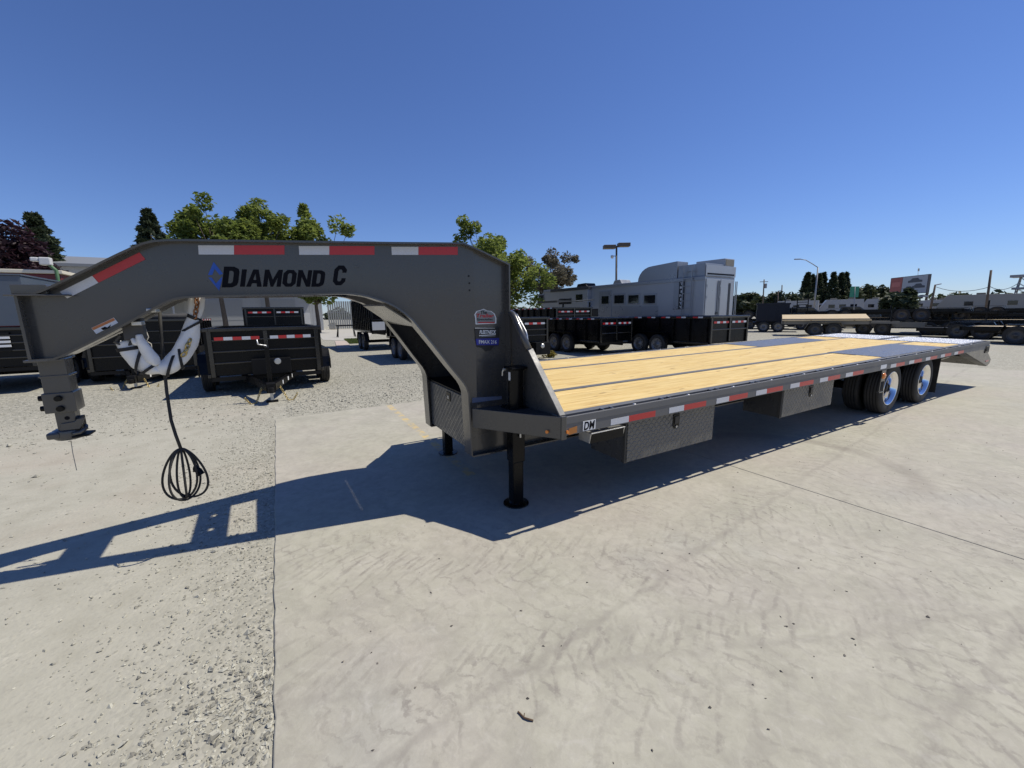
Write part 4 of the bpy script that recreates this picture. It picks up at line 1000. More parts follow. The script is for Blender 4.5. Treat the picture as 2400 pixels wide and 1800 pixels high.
# ------------------------------------------------------------------ white horse trailer
HA = R(93); HO = Vector((16.6, 9.35, 0)); HE = Vector((math.cos(HA), math.sin(HA), 0)); HN = Vector((HE.y, -HE.x, 0))
ht = thing('horse_trailer', 'long white horse trailer with rounded hay pod on its roof', 'trailer', (HO.x, HO.y, GZ), HA)
def SIDE(px, py):   # local (along, z) on the near side wall
    d = ray(px, py); t = (HO-CAM).dot(HN)/d.dot(HN); P = CAM+d*t; return ((P-HO).dot(HE), P.z-GZ)
def REAR(px, py):
    d = ray(px, py); t = (HO-CAM).dot(HE)/d.dot(HE); P = CAM+d*t; return (-(P-HO).dot(HN), P.z-GZ)
M_HW = paint('horse_trailer_white', (.35, .36, .375), .32, .25, .1, .03, 1.); M_HW2 = paint('brushed_white', (.29, .30, .315), .28, .4, 0, .04, 1.)
HL, HWD = 13.0, 2.6; HZ = SIDE(1638, 650)[1]
xg = SIDE(1385, 700)[0]
bd_ = MB(); bd_.prism([(0, .55), (xg, .55), (xg, .75), (xg+.5, 1.45), (HL-1.0, 1.55), (HL-.2, 1.75), (HL, 2.2), (HL-.15, HZ-.25), (HL-.5, HZ), (0, HZ)], 'y', -HWD, 0)
hb = bd_.build('body', M_HW, ht, .02)
MB().box(-.02, HL-.4, -.03, .035, HZ-.14, HZ+.03).build('roof_trim', M_HW2, ht, .01); MB().box(0, HL-.4, -HWD, 0, HZ+.0, HZ+.05).build('roof', M_HW, ht, .02)
def panel(name, mat, px0, px1, py0, py1, d0=.004, d1=.02, parent=ht, bev=.02):
    a, b = SIDE(px0, py0), SIDE(px1, py1); c_, d_ = SIDE(px0, py1), SIDE(px1, py0)
    z1 = (a[1]+d_[1])/2; z0 = (b[1]+c_[1])/2
    return MB().box(a[0], b[0], d0, d1, z0, z1).build(name, mat, parent, bev)
for px0, px1 in ((1441, 1463), (1474, 1497), (1511, 1536)):
    w_ = panel('drop_window', M_HW2, px0-3, px1+3, 688, 714, .002, .03); panel('pane', M_GLASS, px0, px1, 692, 711, .031, .04, w_)
    panel('feed_panel', M_HW2, px0-6, px1+6, 717, 742, .002, .018)
dr = panel('tack_door', M_HW2, 1405, 1433, 682, 745, .002, .03); panel('pane', M_GLASS, 1411, 1427, 694, 712, .031, .04, dr)
sld = panel('slide_out', M_HW, 1300, 1385, 681, 722, .002, .28); panel('pane', M_GLASS, 1317, 1347, 700, 713, .281, .29, sld); panel('pane', M_GLASS, 1357, 1373, 690, 707, .281, .29, sld)
panel('slide_awning', paint('awning_dark', (.03, .032, .035), .6), 1298, 1387, 675, 682, .002, .32)
w_ = panel('window', M_HW2, 1262, 1277, 690, 712, .002, .03); panel('pane', M_GLASS, 1264, 1275, 692, 710, .031, .04, w_)
panel('skirt', paint('skirt_black', (.02, .02, .022), .5), 1365, 1402, 724, 742, .002, .02)
bs = panel('name_strip', M_STICKBK, 1591, 1602, 659, 725, .002, .012)
sa, sb = SIDE(1591, 661), SIDE(1602, 724); nz = 7; x_hi, x_lo = max(sa[0], sb[0]), min(sa[0], sb[0])
for i, chh in enumerate('TRINITY'):
    zc = sa[1]-(sa[1]-sb[1])*(i+.5)/nz; hh = (sa[1]-sb[1])/nz*.62; wd = (x_hi-x_lo)*.5 if chh != 'I' else (x_hi-x_lo)*.18; xc = (x_hi+x_lo)/2
    put_text(chh, 'lettering', M_STICK, Vector((xc+wd/2, .012, zc-hh/2)), Vector((-1, 0, 0)), ZV, Vector((0, 1, 0)), wd, hh, bs, 0, .02, .002)
for px in (1580, 1584, 1588): panel('side_moulding', M_HW2, px, px+1.2, 662, 726, .002, .02)
ld = MB(); la, lb = SIDE(1606, 625)[0], SIDE(1626, 625)[0]
for xx in (la, lb): ld.box(xx-.02, xx+.02, .10, .14, .9, HZ+.55)
for k in range(8): ld.box(lb, la, .105, .135, 1.0+k*.36, 1.035+k*.36)
ld.build('ladder', M_HW2, ht)
pa = SIDE(1495, 650)[0]; pb = SIDE(1588, 612); ph = pb[1]
pod = [(pb[0], HZ+.03), (pb[0], ph)]+[(pa-.9+.9*math.sin(t_*math.pi/2/6), HZ+.03+(ph-HZ-.12)*math.cos(t_*math.pi/2/6)) for t_ in range(7)]
MB().prism(pod, 'y', -.9, .0).build('hay_pod', M_HW2, ht, .02)
MB().box(.05, pb[0]-.03, -HWD+.2, -.05, HZ+.05, SIDE(1600, 622)[1]).build('hay_rack', M_HW2, ht, .02)
gb = MB().box(.02, 1.6, -HWD+.1, -HWD+.95, HZ+.55, HZ+.95).build('roof_generator', M_HW, ht, .02)
MB().box(.0, .018, -HWD+.16, -HWD+.89, HZ+.60, HZ+.9).build('generator_grille', M_TAN, gb)
for px, wd in ((1342, 1.1), (1425, .8)):
    s0 = SIDE(px, 660)[0]; MB().prism([(s0-wd/2, HZ+.05), (s0+wd/2, HZ+.05), (s0+wd/2-.15, HZ+.33), (s0-wd/2+.2, HZ+.36)], 'y', -1.7, -.8).build('air_conditioner', M_BLACK2 if px < 1400 else M_HW2, ht, .03)
# rear doors
rt_ = MB().box(-.03, -.002, -HWD, 0, HZ+.05, SIDE(1639, 622)[1]).build('rear_header', M_HW, ht, .01)
MB().box(-.045, -.031, -HWD+.15, -.12, HZ+.12, HZ+.19).build('header_slot', M_INK, rt_)
for k, (a, b) in enumerate(((-.08, -HWD/2+.02), (-HWD/2-.02, -HWD+.08))):
    dd_ = MB().box(-.035, -.003, a, b, .62, HZ-.08).build('rear_door', M_HW, ht, .015)
    sg = 1 if k == 0 else -1
    for yy in (b+sg*.09, b+sg*.22): MB().cyl((-.06, yy, .75), (-.06, yy, HZ-.15), .022, 8).build('lock_bar', M_HW2, dd_)
    for zz in (.9, 1.25, 2.2, 2.75): MB().box(-.055, -.036, a-.02*sg, a-.12*sg, zz, zz+.10).build('hinge', M_HW2, dd_, .006)
    MB().box(-.075, -.05, b+sg*.15, b+sg*.30, 1.42, 1.52).build('latch', M_BLACK, dd_)
MB().box(-.05, -.036, -HWD+.42, -HWD+.60, 1.2, HZ-.25).build('name_strip', M_STICKBK, ht)
MB().box(-.10, 0, -HWD, 0, .42, .60).build('bumper', M_HW2, ht, .01)
MB().cyl((.2, .25, 1.15), (3.6, .25, 1.15), .11, 14).build('awning_tube', M_HW2, ht); MB().cyl((.2, .20, .88), (3.6, .20, .88), .05, 10).build('awning_arm', M_HW2, ht)
for y in (3.4, 4.3, 5.2):
    for s in (1, -1):
        w_ = link('wheel', SM_TYRE, None, ht, (y, -.12 if s > 0 else -HWD+.12, .377), (0, 0, math.pi if s > 0 else 0)); link('rim', DRIM, None, w_)
MB().box(HL-1.4, HL-1.2, -HWD/2-.1, -HWD/2+.1, .1, 1.6).build('gooseneck_leg', M_HW2, ht)
DRIM2 = DRIM.copy(); DRIM2.materials.clear(); DRIM2.materials.append(paint('dark_rim_paint', (.06, .06, .06), .45, .2))
# ------------------------------------------------------------------ flatbed and tilt trailers across the yard
def flatbed(label, px, py, heading, L, w=2.1, dz=.72, frame=None, deck=None, group=None, z0=0., wheels=True, ramps=False, sills=.16, wheel_t=.55, name='flatbed_trailer', cover=False):
    frame = frame or M_BLACK; deck = deck or M_WOODG
    g = PX(px, py, GZ); r = thing(name, label, 'trailer', (g.x, g.y, GZ+z0), heading, group); h = w/2
    MB().box(-L/2, L/2, -h+.06, h-.06, dz-.045, dz).build('deck', deck, r)
    fr = MB()
    for s in (-1, 1):
        fr.box(-L/2, L/2, s*(h-.06), s*h, dz-sills, dz+.03)
    fr.box(-L/2, -L/2+.08, -h, h, dz-sills, dz+.01); fr.box(L/2-.08, L/2, -h, h, dz-sills, dz+.01)
    for s in (-1, 1): fr.box(-L/2+.3, L/2-.3, s*.35, s*.45, dz-.28, dz-.05)
    fr.build('frame', frame, r)
    tg = MB()
    for s in (-1, 1): tg.bar((L/2-.2, s*.42, dz-.2), (L/2+1.25, s*.04, dz-.24), .07, .12)
    tg.box(L/2+1.15, L/2+1.40, -.07, .07, dz-.32, dz-.15); tg.build('tongue', frame, r)
    jk = MB(); jk.box(L/2+1.0, L/2+1.07, -.035, .035, .02, dz+.45); jk.box(L/2+.93, L/2+1.14, -.1, .1, 0, .02); jk.build('tongue_jack', M_BLACK2, r)
    if wheels:
        xs = (-L/2+L*wheel_t-.43-L*.05, -L/2+L*wheel_t+.43-L*.05)
        for s in (-1, 1):
            for x in xs:
                wl_ = link('wheel', SM_TYRE, None, r, (x, s*(h+.14), .377), (0, 0, 0 if s < 0 else math.pi)); link('rim', DRIM2, None, wl_)
            a, b = xs[0]-.48, xs[1]+.48
            MB().prism([(a-.05, .45), (a+.16, .84), (b-.16, .84), (b+.05, .45), (b+.03, .45), (b-.17, .82), (a+.17, .82), (a-.03, .45)], 'y', s*(h+.01), s*(h+.27)).build('fender', frame, r)
    if cover: MB().box(-L/2+.3, -L/2+1.1, -h-.002, -h-.012, dz-.10, dz-.03).build('reflective_tape', M_TW, r)
    if ramps:
        for xr in (-2.05, -.50):
            rp = MB()
            for xx in (xr-.36, xr+.36): rp.box(xx-.035, xx+.035, -.04, .04, dz, dz+1.65)
            for k in range(8): rp.box(xr-.36, xr+.36, -.03, .03, dz+.08+k*.2, dz+.13+k*.2)
            rp.build('loading_ramp', frame, r)
    return r
PER = YAW-R(58)      # most of them stand broadside to the drive
tt = flatbed('olive tan tilt trailer with pale timber deck standing beside the navy bin trailer', 1925, 786, R(-62), 4.2, 2.1, 1.0, M_TAN, None, None, sills=.30, cover=True)
for ch in tt.children:
    if ch.name.startswith('deck'): ch.rotation_euler = (.16, 0, 0); ch.location = (0, 0, .12)
flatbed('black ramp trailer with two upright loading ramps beyond the tan tilt trailer', 1893, 772, R(-66), 5.0, 2.1, .85, M_BLACK, None, None, ramps=True)
flatbed('olive tan flatbed with a black trailer stacked on top of it', 2045, 783, R(-72), 4.6, 2.1, .72, M_TAN, None, None, sills=.26)
flatbed('black flatbed stacked on the olive tan flatbed, wheels in the air line', 2110, 781, R(-72), 5.0, 2.1, .70, M_BLACK, None, None, z0=.78, wheel_t=.62)
flatbed('black car hauler with pale deck between the stacked pair and the wide flatbed', 2215, 784, R(-80), 4.4, 2.1, .62, M_BLACK, None, None, wheel_t=.5)
flatbed('black flatbed stacked above the car hauler with pale deck', 2235, 780, R(-80), 4.2, 2.0, .60, M_BLACK, None, None, z0=.72, wheel_t=.5)
flatbed('wide black flatbed with long pale deck and tan fenders at the yard edge', 2345, 786, R(-88), 6.0, 2.2, .85, M_BLACK, M_WOODG, None, sills=.2, wheel_t=.42)
flatbed('low black utility trailer with raised fenders beside the drive', 2440, 806, R(-95), 4.4, 2.1, .7, M_BLACK, None, None)
flatbed('low black trailer frame parked in front of the wide flatbed', 2280, 792, R(-85), 4.0, 2.0, .5, M_BLACK, M_BLACK2, None)
flatbed('black flatbed piled with a second deck behind the largest dump trailer', 1770, 770, R(-60), 5.5, 2.1, .8, M_BLACK, None, None)
flatbed('small black trailer lying on the piled flatbed behind the dump trailers', 1765, 770, R(-60), 3.4, 2.0, .55, M_BLACK, paint('yellowed_board', (.40, .34, .14), .8), None, z0=.80)
for i, (px, py, hd, L, dz, z0, lab) in enumerate((
    (1955, 768, -65, 5.2, .75, 0, 'black flatbed in the back row behind the olive tan tilt trailer'), (1960, 768, -65, 4.6, .6, .76, 'black flatbed stacked on the back row flatbed behind the tan tilt trailer'),
    (2110, 768, -75, 5.5, .8, 0, 'long black flatbed in the back row behind the stacked pair'), (2300, 768, -82, 5.5, .75, 0, 'black flatbed in the back row behind the wide flatbed'), (2310, 768, -82, 4.5, .6, .8, 'small black flatbed stacked in the back row behind the wide flatbed'),
    (1905, 756, -64, 6.0, .9, 0, 'far black flatbed before the motorhomes, behind the upright ramps'), (1995, 755, -70, 6.0, .9, 0, 'far black flatbed before the motorhomes, behind the pickup truck'), (2075, 754, -74, 6.5, .9, 0, 'far black flatbed before the motorhomes, behind the dark shrub'), (2170, 754, -78, 6.5, .9, 0, 'far black flatbed under the billboard'), (2262, 753, -82, 6.5, .95, 0, 'far black flatbed before the beige motorhome'), (2350, 753, -86, 6.5, .95, 0, 'far black flatbed before the dark striped motorhome'),
    (1840, 765, -60, 5.0, .8, 0, 'black flatbed half hidden behind the navy bin'), (2400, 772, -90, 5.0, .9, 0, 'black flatbed in the back row by the lattice tower'))):
    flatbed(lab, px, py, R(hd), L, 2.1, dz, M_BLACK, (M_WOODG, M_BLACK2)[i % 2], None, z0=z0, sills=.2)
nb_ = thing('bin_trailer', 'tall navy steel bin on a trailer beside the upright loading ramps', 'trailer', PX(1806, 777, GZ), R(-60))
MB().box(-1.0, 1.0, -.9, .9, .75, 2.0).build('bin', M_NAVY, nb_, .01); MB().box(-1.05, 1.05, -.95, .95, 1.95, 2.06).build('bin_rim', M_NAVY, nb_, .01)
MB().box(-1.2, 1.8, -.8, .8, .5, .72).build('frame', M_BLACK2, nb_)
for x in (-.5, .4):
    for s in (-1, 1): wl_ = link('wheel', SM_TYRE, None, nb_, (x, s*.95, .377), (0, 0, 0 if s < 0 else math.pi)); link('rim', DRIM, None, wl_)
for k in range(4): MB().box(-.95+k*.6, -.87+k*.6, -.94, -.901, .78, 1.95).build('bin_rib', M_NAVY, nb_)

# ------------------------------------------------------------------ buildings, recreational vehicles
M_SIDING = NT('grey_siding'); _t = M_SIDING; _p = _t.objc(); _s = _t.sep(_p)
_fr = _t.math('FRACT', _t.math('MULTIPLY', _s[0], 3.3)); _rib = _t.rng(_t.math('ABSOLUTE', _t.math('SUBTRACT', _fr, .5)), .38, .46, 0, 1)
M_SIDING = _t.set(Base_Color=_t.mix(_t.rng(_t.noise(_p, .8, 4), .35, .7, 0, .3), (.40, .41, .42), (.32, .32, .32)), Roughness=.6, Normal=_t.bump(_rib, .6, .03))
bl = thing('workshop_building', 'long pale grey metal workshop behind the trees and dump trailers', 'building', (-14, 52, GZ))
MB().box(-17.5, 18.3, 0, 14, 0, 6.6).build('wall', M_SIDING, bl)
MB().prism([(-.8, 6.6), (14.8, 6.6), (14.8, 6.8), (7, 8.3), (-.8, 6.85)], 'x', -18.2, 19.).build('roof', paint('roof_grey', (.20, .21, .22), .5), bl)
for k in range(6):
    dd_ = MB().box(-14+k*5.2, -10.6+k*5.2, -.06, -.002, 0, 3.6).build('roll_door', paint('door_grey', (.33, .34, .35), .5) if k == 0 else bpy.data.materials['door_grey'], bl)
    for j in range(6): MB().box(-14+k*5.2, -10.6+k*5.2, -.075, -.061, .3+j*.55, .34+j*.55).build('door_slat', bpy.data.materials['door_grey'], dd_)
for xx in (-6, -2.5, 1.2, 4.6): MB().box(xx-.07, xx+.07, -3.3, -3.15, 0, 3.6).build('porch_post', M_WHITE, bl)
MB().box(-7, 6, -3.6, -.01, 3.6, 3.75).build('porch_roof', M_WHITE, bl)
MB().box(16.0, 16.9, -.08, -.002, 0, 2.1).build('door', M_WHITE, bl)
sh = thing('slat_fence', 'pale slatted screen fence beyond the planter', 'fence', (8.3, 53, GZ), 0)
sm_ = MB().box(-.09, .09, -.02, .02, .1, 3.5).mesh('slat', paint('slat_grey', (.24, .25, .25), .6))
for k in range(26): link('slat', sm_, None, sh, (-3.2+k*.26, 0, 0))
MB().box(-3.4, 3.5, .021, .08, .5, .6).build('rail', M_GALV, sh); MB().box(-3.4, 3.5, .021, .08, 2.1, 2.2).build('rail', M_GALV, sh)
rv0 = thing('box_trailer', 'maroon box trailer with cream roof edge behind the slate blue trailer', 'trailer', (-10.6, 20.5, GZ))
MB().box(-1.6, 1.9, 0, 5, .8, 3.45).build('body', M_MAROON, rv0, .03); MB().box(-1.7, 2.0, -.1, 5.1, 3.46, 3.6).build('roof', M_CREAM, rv0, .02); MB().box(-1.5, 1.8, .3, 4.7, .35, .79).build('chassis', M_BLACK2, rv0)
for yy in (2.2, 3.1):
    for s in (-1, 1): wl_ = link('wheel', SM_TYRE, None, rv0, (.15+s*1.55, yy, .377), (0, 0, math.pi/2*s)); link('rim', DRIM, None, wl_)
F0 = PXD(133, 640, 25); fl_ = thing('floodlight', 'white floodlight heads on a curved green post above the slate blue trailer', 'light', (F0.x, F0.y, GZ))
zh = PXD(115, 612, 25).z-GZ
MB().tube([(0, 0, 0), (0, 0, zh-.9), (0, 0, zh-.35), (-.2, 0, zh-.1)], .06, 10).build('post', M_GREEN, fl_, smooth=True)
MB().box(-.42, -.08, -.12, .14, zh-.16, zh+.14).build('lamp_head', M_WHITE, fl_, .04); MB().box(-.66, -.42, -.1, .10, zh-.03, zh+.13).build('lamp_head', M_WHITE, fl_, .04); MB().box(-.09, .09, -.09, .09, zh-1.05, zh-.85).build('collar', M_WHITE, fl_, .01)

M_RV1 = paint('rv_white', (.36, .36, .36), .4, 0, 0, .15, .6); M_RV2 = paint('rv_cream', (.28, .27, .25), .4, 0, 0, .15, .6)
def rv(label, px, py, dist, L, h, heading, stripe, name='motorhome', nose=True, group=None):
    g = PXD(px, py, dist); r = thing(name, label, 'motorhome', (g.x, g.y, GZ), heading, group); mw = (M_RV1, M_RV2)[int(px) % 2]
    prof = [(-L/2, .5), (L/2-.3, .5), (L/2, .9), (L/2-.1, h*.55), (L/2-1.0 if nose else L/2-.15, h), (-L/2, h)]
    MB().prism(prof, 'y', -1.2, 1.2).build('body', mw, r, .03)
    for s in (-1, 1):
        MB().box(-L/2+.05, L/2-.25, s*1.203, s*1.215, .6, 1.25).build('stripe', stripe, r)
        for k in range(3):
            x = -L/2+.9+k*(L-2.2)/2.6; MB().box(x, x+.9, s*1.203, s*1.22, 1.75, 2.35).build('window', M_GLASS, r)
    MB().box(L/2-.95, L/2-.3, -1.203, -1.22, 1.5, 2.1).build('window', M_GLASS, r)
    for x in (-L/4, L/6): MB().box(x-.45, x+.45, -.4, .4, h+.002, h+.28).build('roof_unit', M_TAN, r, .04)
    for x in (-L/4, L/3):
        for s in (-1, 1): link('wheel', SM_TYRE, None, r, (x, s*1.08, .377), (0, 0, 0))
    return r
M_STR1 = paint('stripe_grey', (.10, .10, .11), .5); M_STR2 = paint('stripe_tan', (.3, .24, .17), .5)
rv('white motorhome with dark lower stripe at the right of the billboard', 2345, 735, 92, 13.0, 3.3, R(97), M_STR1)
rv('beige motorhome parked next to the dark striped one', 2225, 735, 120, 7.5, 3.1, R(95), M_STR2, nose=False)
for i, (px, d, L, hd) in enumerate(((1862, 92, 7, 112), (1916, 98, 6.5, 108), (1968, 96, 6.2, 118), (2018, 108, 7.5, 104), (2066, 104, 6.0, 95), (2150, 112, 8, 96))):
    rv('white motorhome in the row in front of the conifers', px, 724, d, L, (3.1, 2.6, 3.2, 2.7, 3.3, 2.9)[i], R(hd), (M_STR1, M_STR2)[i % 2], group='motorhomes in a row before the conifers', nose=i % 2 == 0)
# cars: one dark pickup and one suv between the motorhomes and the trailers
def car(label, px, dist, heading, mat, pickup=False):
    g = PXD(px, 724, dist); r = thing('pickup_truck' if pickup else 'parked_car', label, 'truck' if pickup else 'car', (g.x, g.y, GZ), heading)
    prof = [(-2.6, .45), (2.5, .45), (2.65, .7), (2.55, 1.05), (1.5, 1.18), (.75, 1.82), (-.9 if pickup else -2.1, 1.85), (-1.1 if pickup else -2.5, 1.2), (-2.6, 1.15)]
    MB().prism(prof, 'y', -.95, .95).build('body', mat, r, .06)
    for s in (-1, 1): MB().prism([(1.25, 1.2), (.7, 1.72), (-.75 if pickup else -1.9, 1.74), (-.85 if pickup else -2.1, 1.2)], 'y', s*.952, s*.965).build('side_glass', M_GLASS, r)
    MB().prism([(1.49, 1.22), (.80, 1.80), (.81, 1.80), (1.51, 1.22)], 'y', -.8, .8).build('windscreen', M_GLASS, r)
    for x in (-1.65, 1.7):
        for s in (-1, 1): wl_ = link('wheel', SM_TYRE, None, r, (x, s*.85, .377), (0, 0, 0 if s < 0 else math.pi)); link('rim', DRIM, None, wl_)
    for s in (-.65, .65): MB().box(2.52, 2.60, s-.16, s+.16, .78, .92).build('headlight', M_STICK, r)
car('dark grey pickup truck parked behind the olive tan flatbeds', 1995, 62, R(-70), paint('car_dark', (.03, .033, .036), .25, .3, .5), True)
car('charcoal suv parked behind the upright loading ramps', 1888, 64, R(-65), paint('car_grey', (.045, .047, .05), .25, .3, .5))

# ------------------------------------------------------------------ poles, signs
def pole(name, label, cat, px_top, py_top, dist, r0, mat, lean=0., group=None, px_base=None):
    t = PXD(px_top, py_top, dist); b = PXD(px_base if px_base else px_top, 724, dist)
    rt = thing(name, label, cat, (b.x, b.y, GZ), 0, group); top_ = Vector((t.x-b.x, t.y-b.y, t.z-GZ))
    MB().cyl((0, 0, 0), top_, r0, 12, r0*.7).build('pole', mat, rt, smooth=True); return rt, top_
a, t_ = pole('yard_light', 'bronze yard light with two square heads behind the horse trailer', 'light', 1445, 578, 30, .085, M_POLE)
hd_ = Vector((math.sin(YAW), -math.cos(YAW), 0)); mid = Matrix((hd_, Vector((-hd_.y, hd_.x, 0)), Vector((0, 0, 1)))).transposed()
for s, dz_ in ((-1, -.02), (1, .10)): MB().obox(t_+hd_*s*.48+Vector((0, 0, dz_)), (.80, .5, .24), mid).build('lamp_head', M_POLE, a, .02)
MB().bar(t_-hd_*.2, t_+hd_*.2, .08, .1).build('cross_arm', M_POLE, a)
cm_ = MB().bar(t_+Vector((0, 0, -.62)), t_-hd_*.26+Vector((0, 0, -.60)), .04, .04).build('camera_arm', M_POLE, a)
MB().lathe([(0, -.22), (.07, -.2), (.10, -.12), (.10, -.02), (.0, .02)], t_-hd_*.28+Vector((0, 0, -.56)), 'z', 16).build('dome_camera', M_WHITE, a, smooth=True)
a, t_ = pole('street_lamp', 'tall grey street lamp with a long curved arm before the conifers', 'lamp', 1917, 627, 82, .13, M_GALV, px_base=1908)
hd2 = -hd_
MB().tube([t_, t_+hd2*.9+Vector((0, 0, .55)), t_+hd2*2.0+Vector((0, 0, 1.15)), t_+hd2*2.9+Vector((0, 0, 1.30))], .06, 8).build('arm', M_GALV, a, smooth=True)
MB().obox(t_+hd2*3.3+Vector((0, 0, 1.30)), (.9, .35, .14), mid).build('lamp_head', M_GALV, a, .03)
for i, (lab, pxt, pyt, d, pxb) in enumerate((('timber utility pole with a transformer above the horse trailer tail', 1791, 655, 110, 1788), ('bare timber utility pole beside the round tree', 1833, 668, 120, 1831), ('short timber pole with a lamp between two utility poles', 1824, 682, 110, 1823), ('leaning timber pole with a lamp right of the billboard', 2192, 668, 90, 2180), ('tall bare timber pole behind the dark striped motorhome', 2323, 633, 85, 2312))):
    a, t_ = pole('utility_pole', lab, 'pole', pxt, pyt, d, .16, M_TIMBER, px_base=pxb)
    if i == 0: MB().cyl(t_+hd_*.45+Vector((0, 0, -1.9)), t_+hd_*.45+Vector((0, 0, -.9)), .26, 12).build('transformer', M_GALV, a); MB().bar(t_-hd_*.9+Vector((0, 0, -.5)), t_+hd_*.9+Vector((0, 0, -.5)), .1, .12).build('cross_arm', M_TIMBER, a)
    if i in (2, 3): MB().bar(t_, t_+hd_*.8+Vector((0, 0, .15)), .25, .12).build('lamp_head', M_GALV, a)
w0, w1 = PXD(2195, 673, 90), PXD(2321, 672, 85); w2 = PXD(2386, 664, 95)
for k, (p, q) in enumerate(((w0, w1), (w1, w2))):
    pts = [p.lerp(q, f/8)+Vector((0, 0, -.6*(1-(2*f/8-1)**2))) for f in range(9)]
    tag(MB().tube(pts, .035, 5).build('power_line', M_BLACK2), ('thin power line from the leaning pole to the tall bare pole', 'thin power line from the tall bare pole to the lattice tower')[k], 'wire')
tb_ = PXD(2388, 724, 95); tw = thing('lattice_tower', 'grey lattice tower with a platform at the right edge of the yard', 'tower', (tb_.x, tb_.y, GZ))
lt = MB(); hT = PXD(2392, 650, 95).z
for sx in (-1, 1):
    for sy in (-1, 1): lt.bar((sx*.9, sy*.9, 0), (sx*.35, sy*.35, hT), .10, .10)
for k in range(7):
    z0_, z1_ = hT*k/7, hT*(k+1)/7; f0, f1 = .9-.55*k/7, .9-.55*(k+1)/7
    for sy in (-1, 1): lt.bar((-f0, sy*f0, z0_), (f1, sy*f1, z1_), .05, .05); lt.bar((f0, sy*f0, z0_), (-f1, sy*f1, z1_), .05, .05)
    for sx in (-1, 1): lt.bar((sx*f0, -f0, z0_), (sx*f1, f1, z1_), .05, .05)
lt.build('lattice', M_GALV, tw); MB().box(-1.2, 1.2, -1.2, 1.2, hT, hT+.35).build('platform', M_GALV, tw); MB().box(-.9, .9, -.9, .9, hT-1.7, hT-1.4).build('platform', M_GALV, tw)
# billboard: flat print of a red panel and grey cars
D_B = 118; A_, B_, C_ = PXD(2091, 651, D_B+3), PXD(2181, 643, D_B-5), PXD(2181, 688, D_B-5)
bb = thing('billboard', 'billboard with a red panel and grey car picture on dark posts', 'billboard', (A_.x, A_.y, GZ))
U = Vector((B_.x-A_.x, B_.y-A_.y, 0)); BW = U.length; U.normalize(); NB = Vector((U.y, -U.x, 0)); zt_, zb_ = (A_.z+B_.z)/2, C_.z+.15
if NB.dot(CAM-A_) < 0: NB = -NB
MBm = Matrix((U, NB, Vector((0, 0, 1)))).transposed()
def bpanel(name, u0, u1, v0, v1, mat, dep, th=.03, parent=bb):
    c_ = U*(u0+u1)/2*BW + NB*dep + Vector((0, 0, zb_-GZ+(v0+v1)/2*(zt_-zb_))); return MB().obox(c_, ((u1-u0)*BW, th, (v1-v0)*(zt_-zb_)), MBm).build(name, mat, parent)
fb = bpanel('board', 0, 1, 0, 1, paint('board_frame', (.10, .09, .09), .6), 0, .4)
bpanel('print_left', .02, .34, .03, .97, paint('print_red', (.36, .10, .08), .6), .22, parent=fb); bpanel('print_red_band', .06, .30, .45, .72, paint('print_red2', (.5, .16, .13), .6), .25, parent=fb)
bpanel('print_right', .35, .98, .03, .97, paint('print_grey', (.40, .42, .44), .6), .22, parent=fb)
for u0, v0, s_ in ((.39, .18, .3), (.62, .30, .32), (.5, .62, .36)):
    pts = [(0, 0), (1, 0), (1, .35), (.8, .45), (.68, .8), (.3, .8), (.15, .45), (0, .38)]; n = len(pts)
    P0 = [U*((u0+p[0]*s_)*BW)+NB*.245+Vector((0, 0, zb_-GZ+(v0+p[1]*.3)*(zt_-zb_))) for p in pts]; P1 = [p+NB*.012 for p in P0]
    MB().add(P0+P1, [tuple(range(n)), tuple(range(2*n-1, n-1, -1))]+[(i, i+n, (i+1) % n+n, (i+1) % n) for i in range(n)]).build('printed_car', paint('print_dark', (.07, .075, .085), .6) if 'print_dark' not in bpy.data.materials else bpy.data.materials['print_dark'], fb)
for u_ in (.05, .62, .93): MB().bar(U*u_*BW-NB*.4, U*u_*BW-NB*.4+Vector((0, 0, zb_-GZ+.5)), .28, .28, NB).build('post', M_TIMBER, bb)
bpanel('catwalk', .6, 1., -.22, -.12, M_GALV, .3, .9)
fp, t_ = pole('flagpole', 'thin flagpole with a small flag behind the billboard', 'flagpole', 2152, 628, 135, .05, M_GALV)
MB().box(t_.x, t_.x+.9, t_.y-.02, t_.y+.02, t_.z-.7, t_.z-.1).build('flag', M_NAVY, fp)
sg_, t_ = pole('road_sign', 'green street sign on a post in front of the motorhome row', 'sign', 2004, 672, 60, .05, M_GALV)
MB().obox(t_+Vector((0, 0, -.55)), (.95, .04, 1.15), mid).build('sign_panel', paint('sign_green', (.02, .22, .13), .5), sg_)
# kerbs, walk and grass by the workshop
def walk(name, pix, z, mat, kind='structure'):
    o = sheet(name, [PX(*q, GZ) for q in pix], GZ+z, mat); return o
walk('driveway', [(735, 772), (880, 771), (866, 790), (822, 795), (812, 799), (757, 797)], .012, M_CONCRETE)
mbp = MB()
for i in range(4):
    f0, f1 = i/4, (i+1)/4; a0, a1 = PX(785, 800, GZ).lerp(PX(790, 818, GZ), f0), PX(785, 800, GZ).lerp(PX(790, 818, GZ), f1); b0, b1 = PX(815, 800, GZ).lerp(PX(823, 817, GZ), f0), PX(815, 800, GZ).lerp(PX(823, 817, GZ), f1)
    a1 = a1.lerp(a0, .02); b1 = b1.lerp(b0, .02); ps = [a0, a1, b1, b0]
    mbp.add([(p.x, p.y, GZ) for p in ps]+[(p.x, p.y, GZ+.03) for p in ps], [(0, 1, 2, 3), (7, 6, 5, 4), (0, 4, 5, 1), (1, 5, 6, 2), (2, 6, 7, 3), (3, 7, 4, 0)])
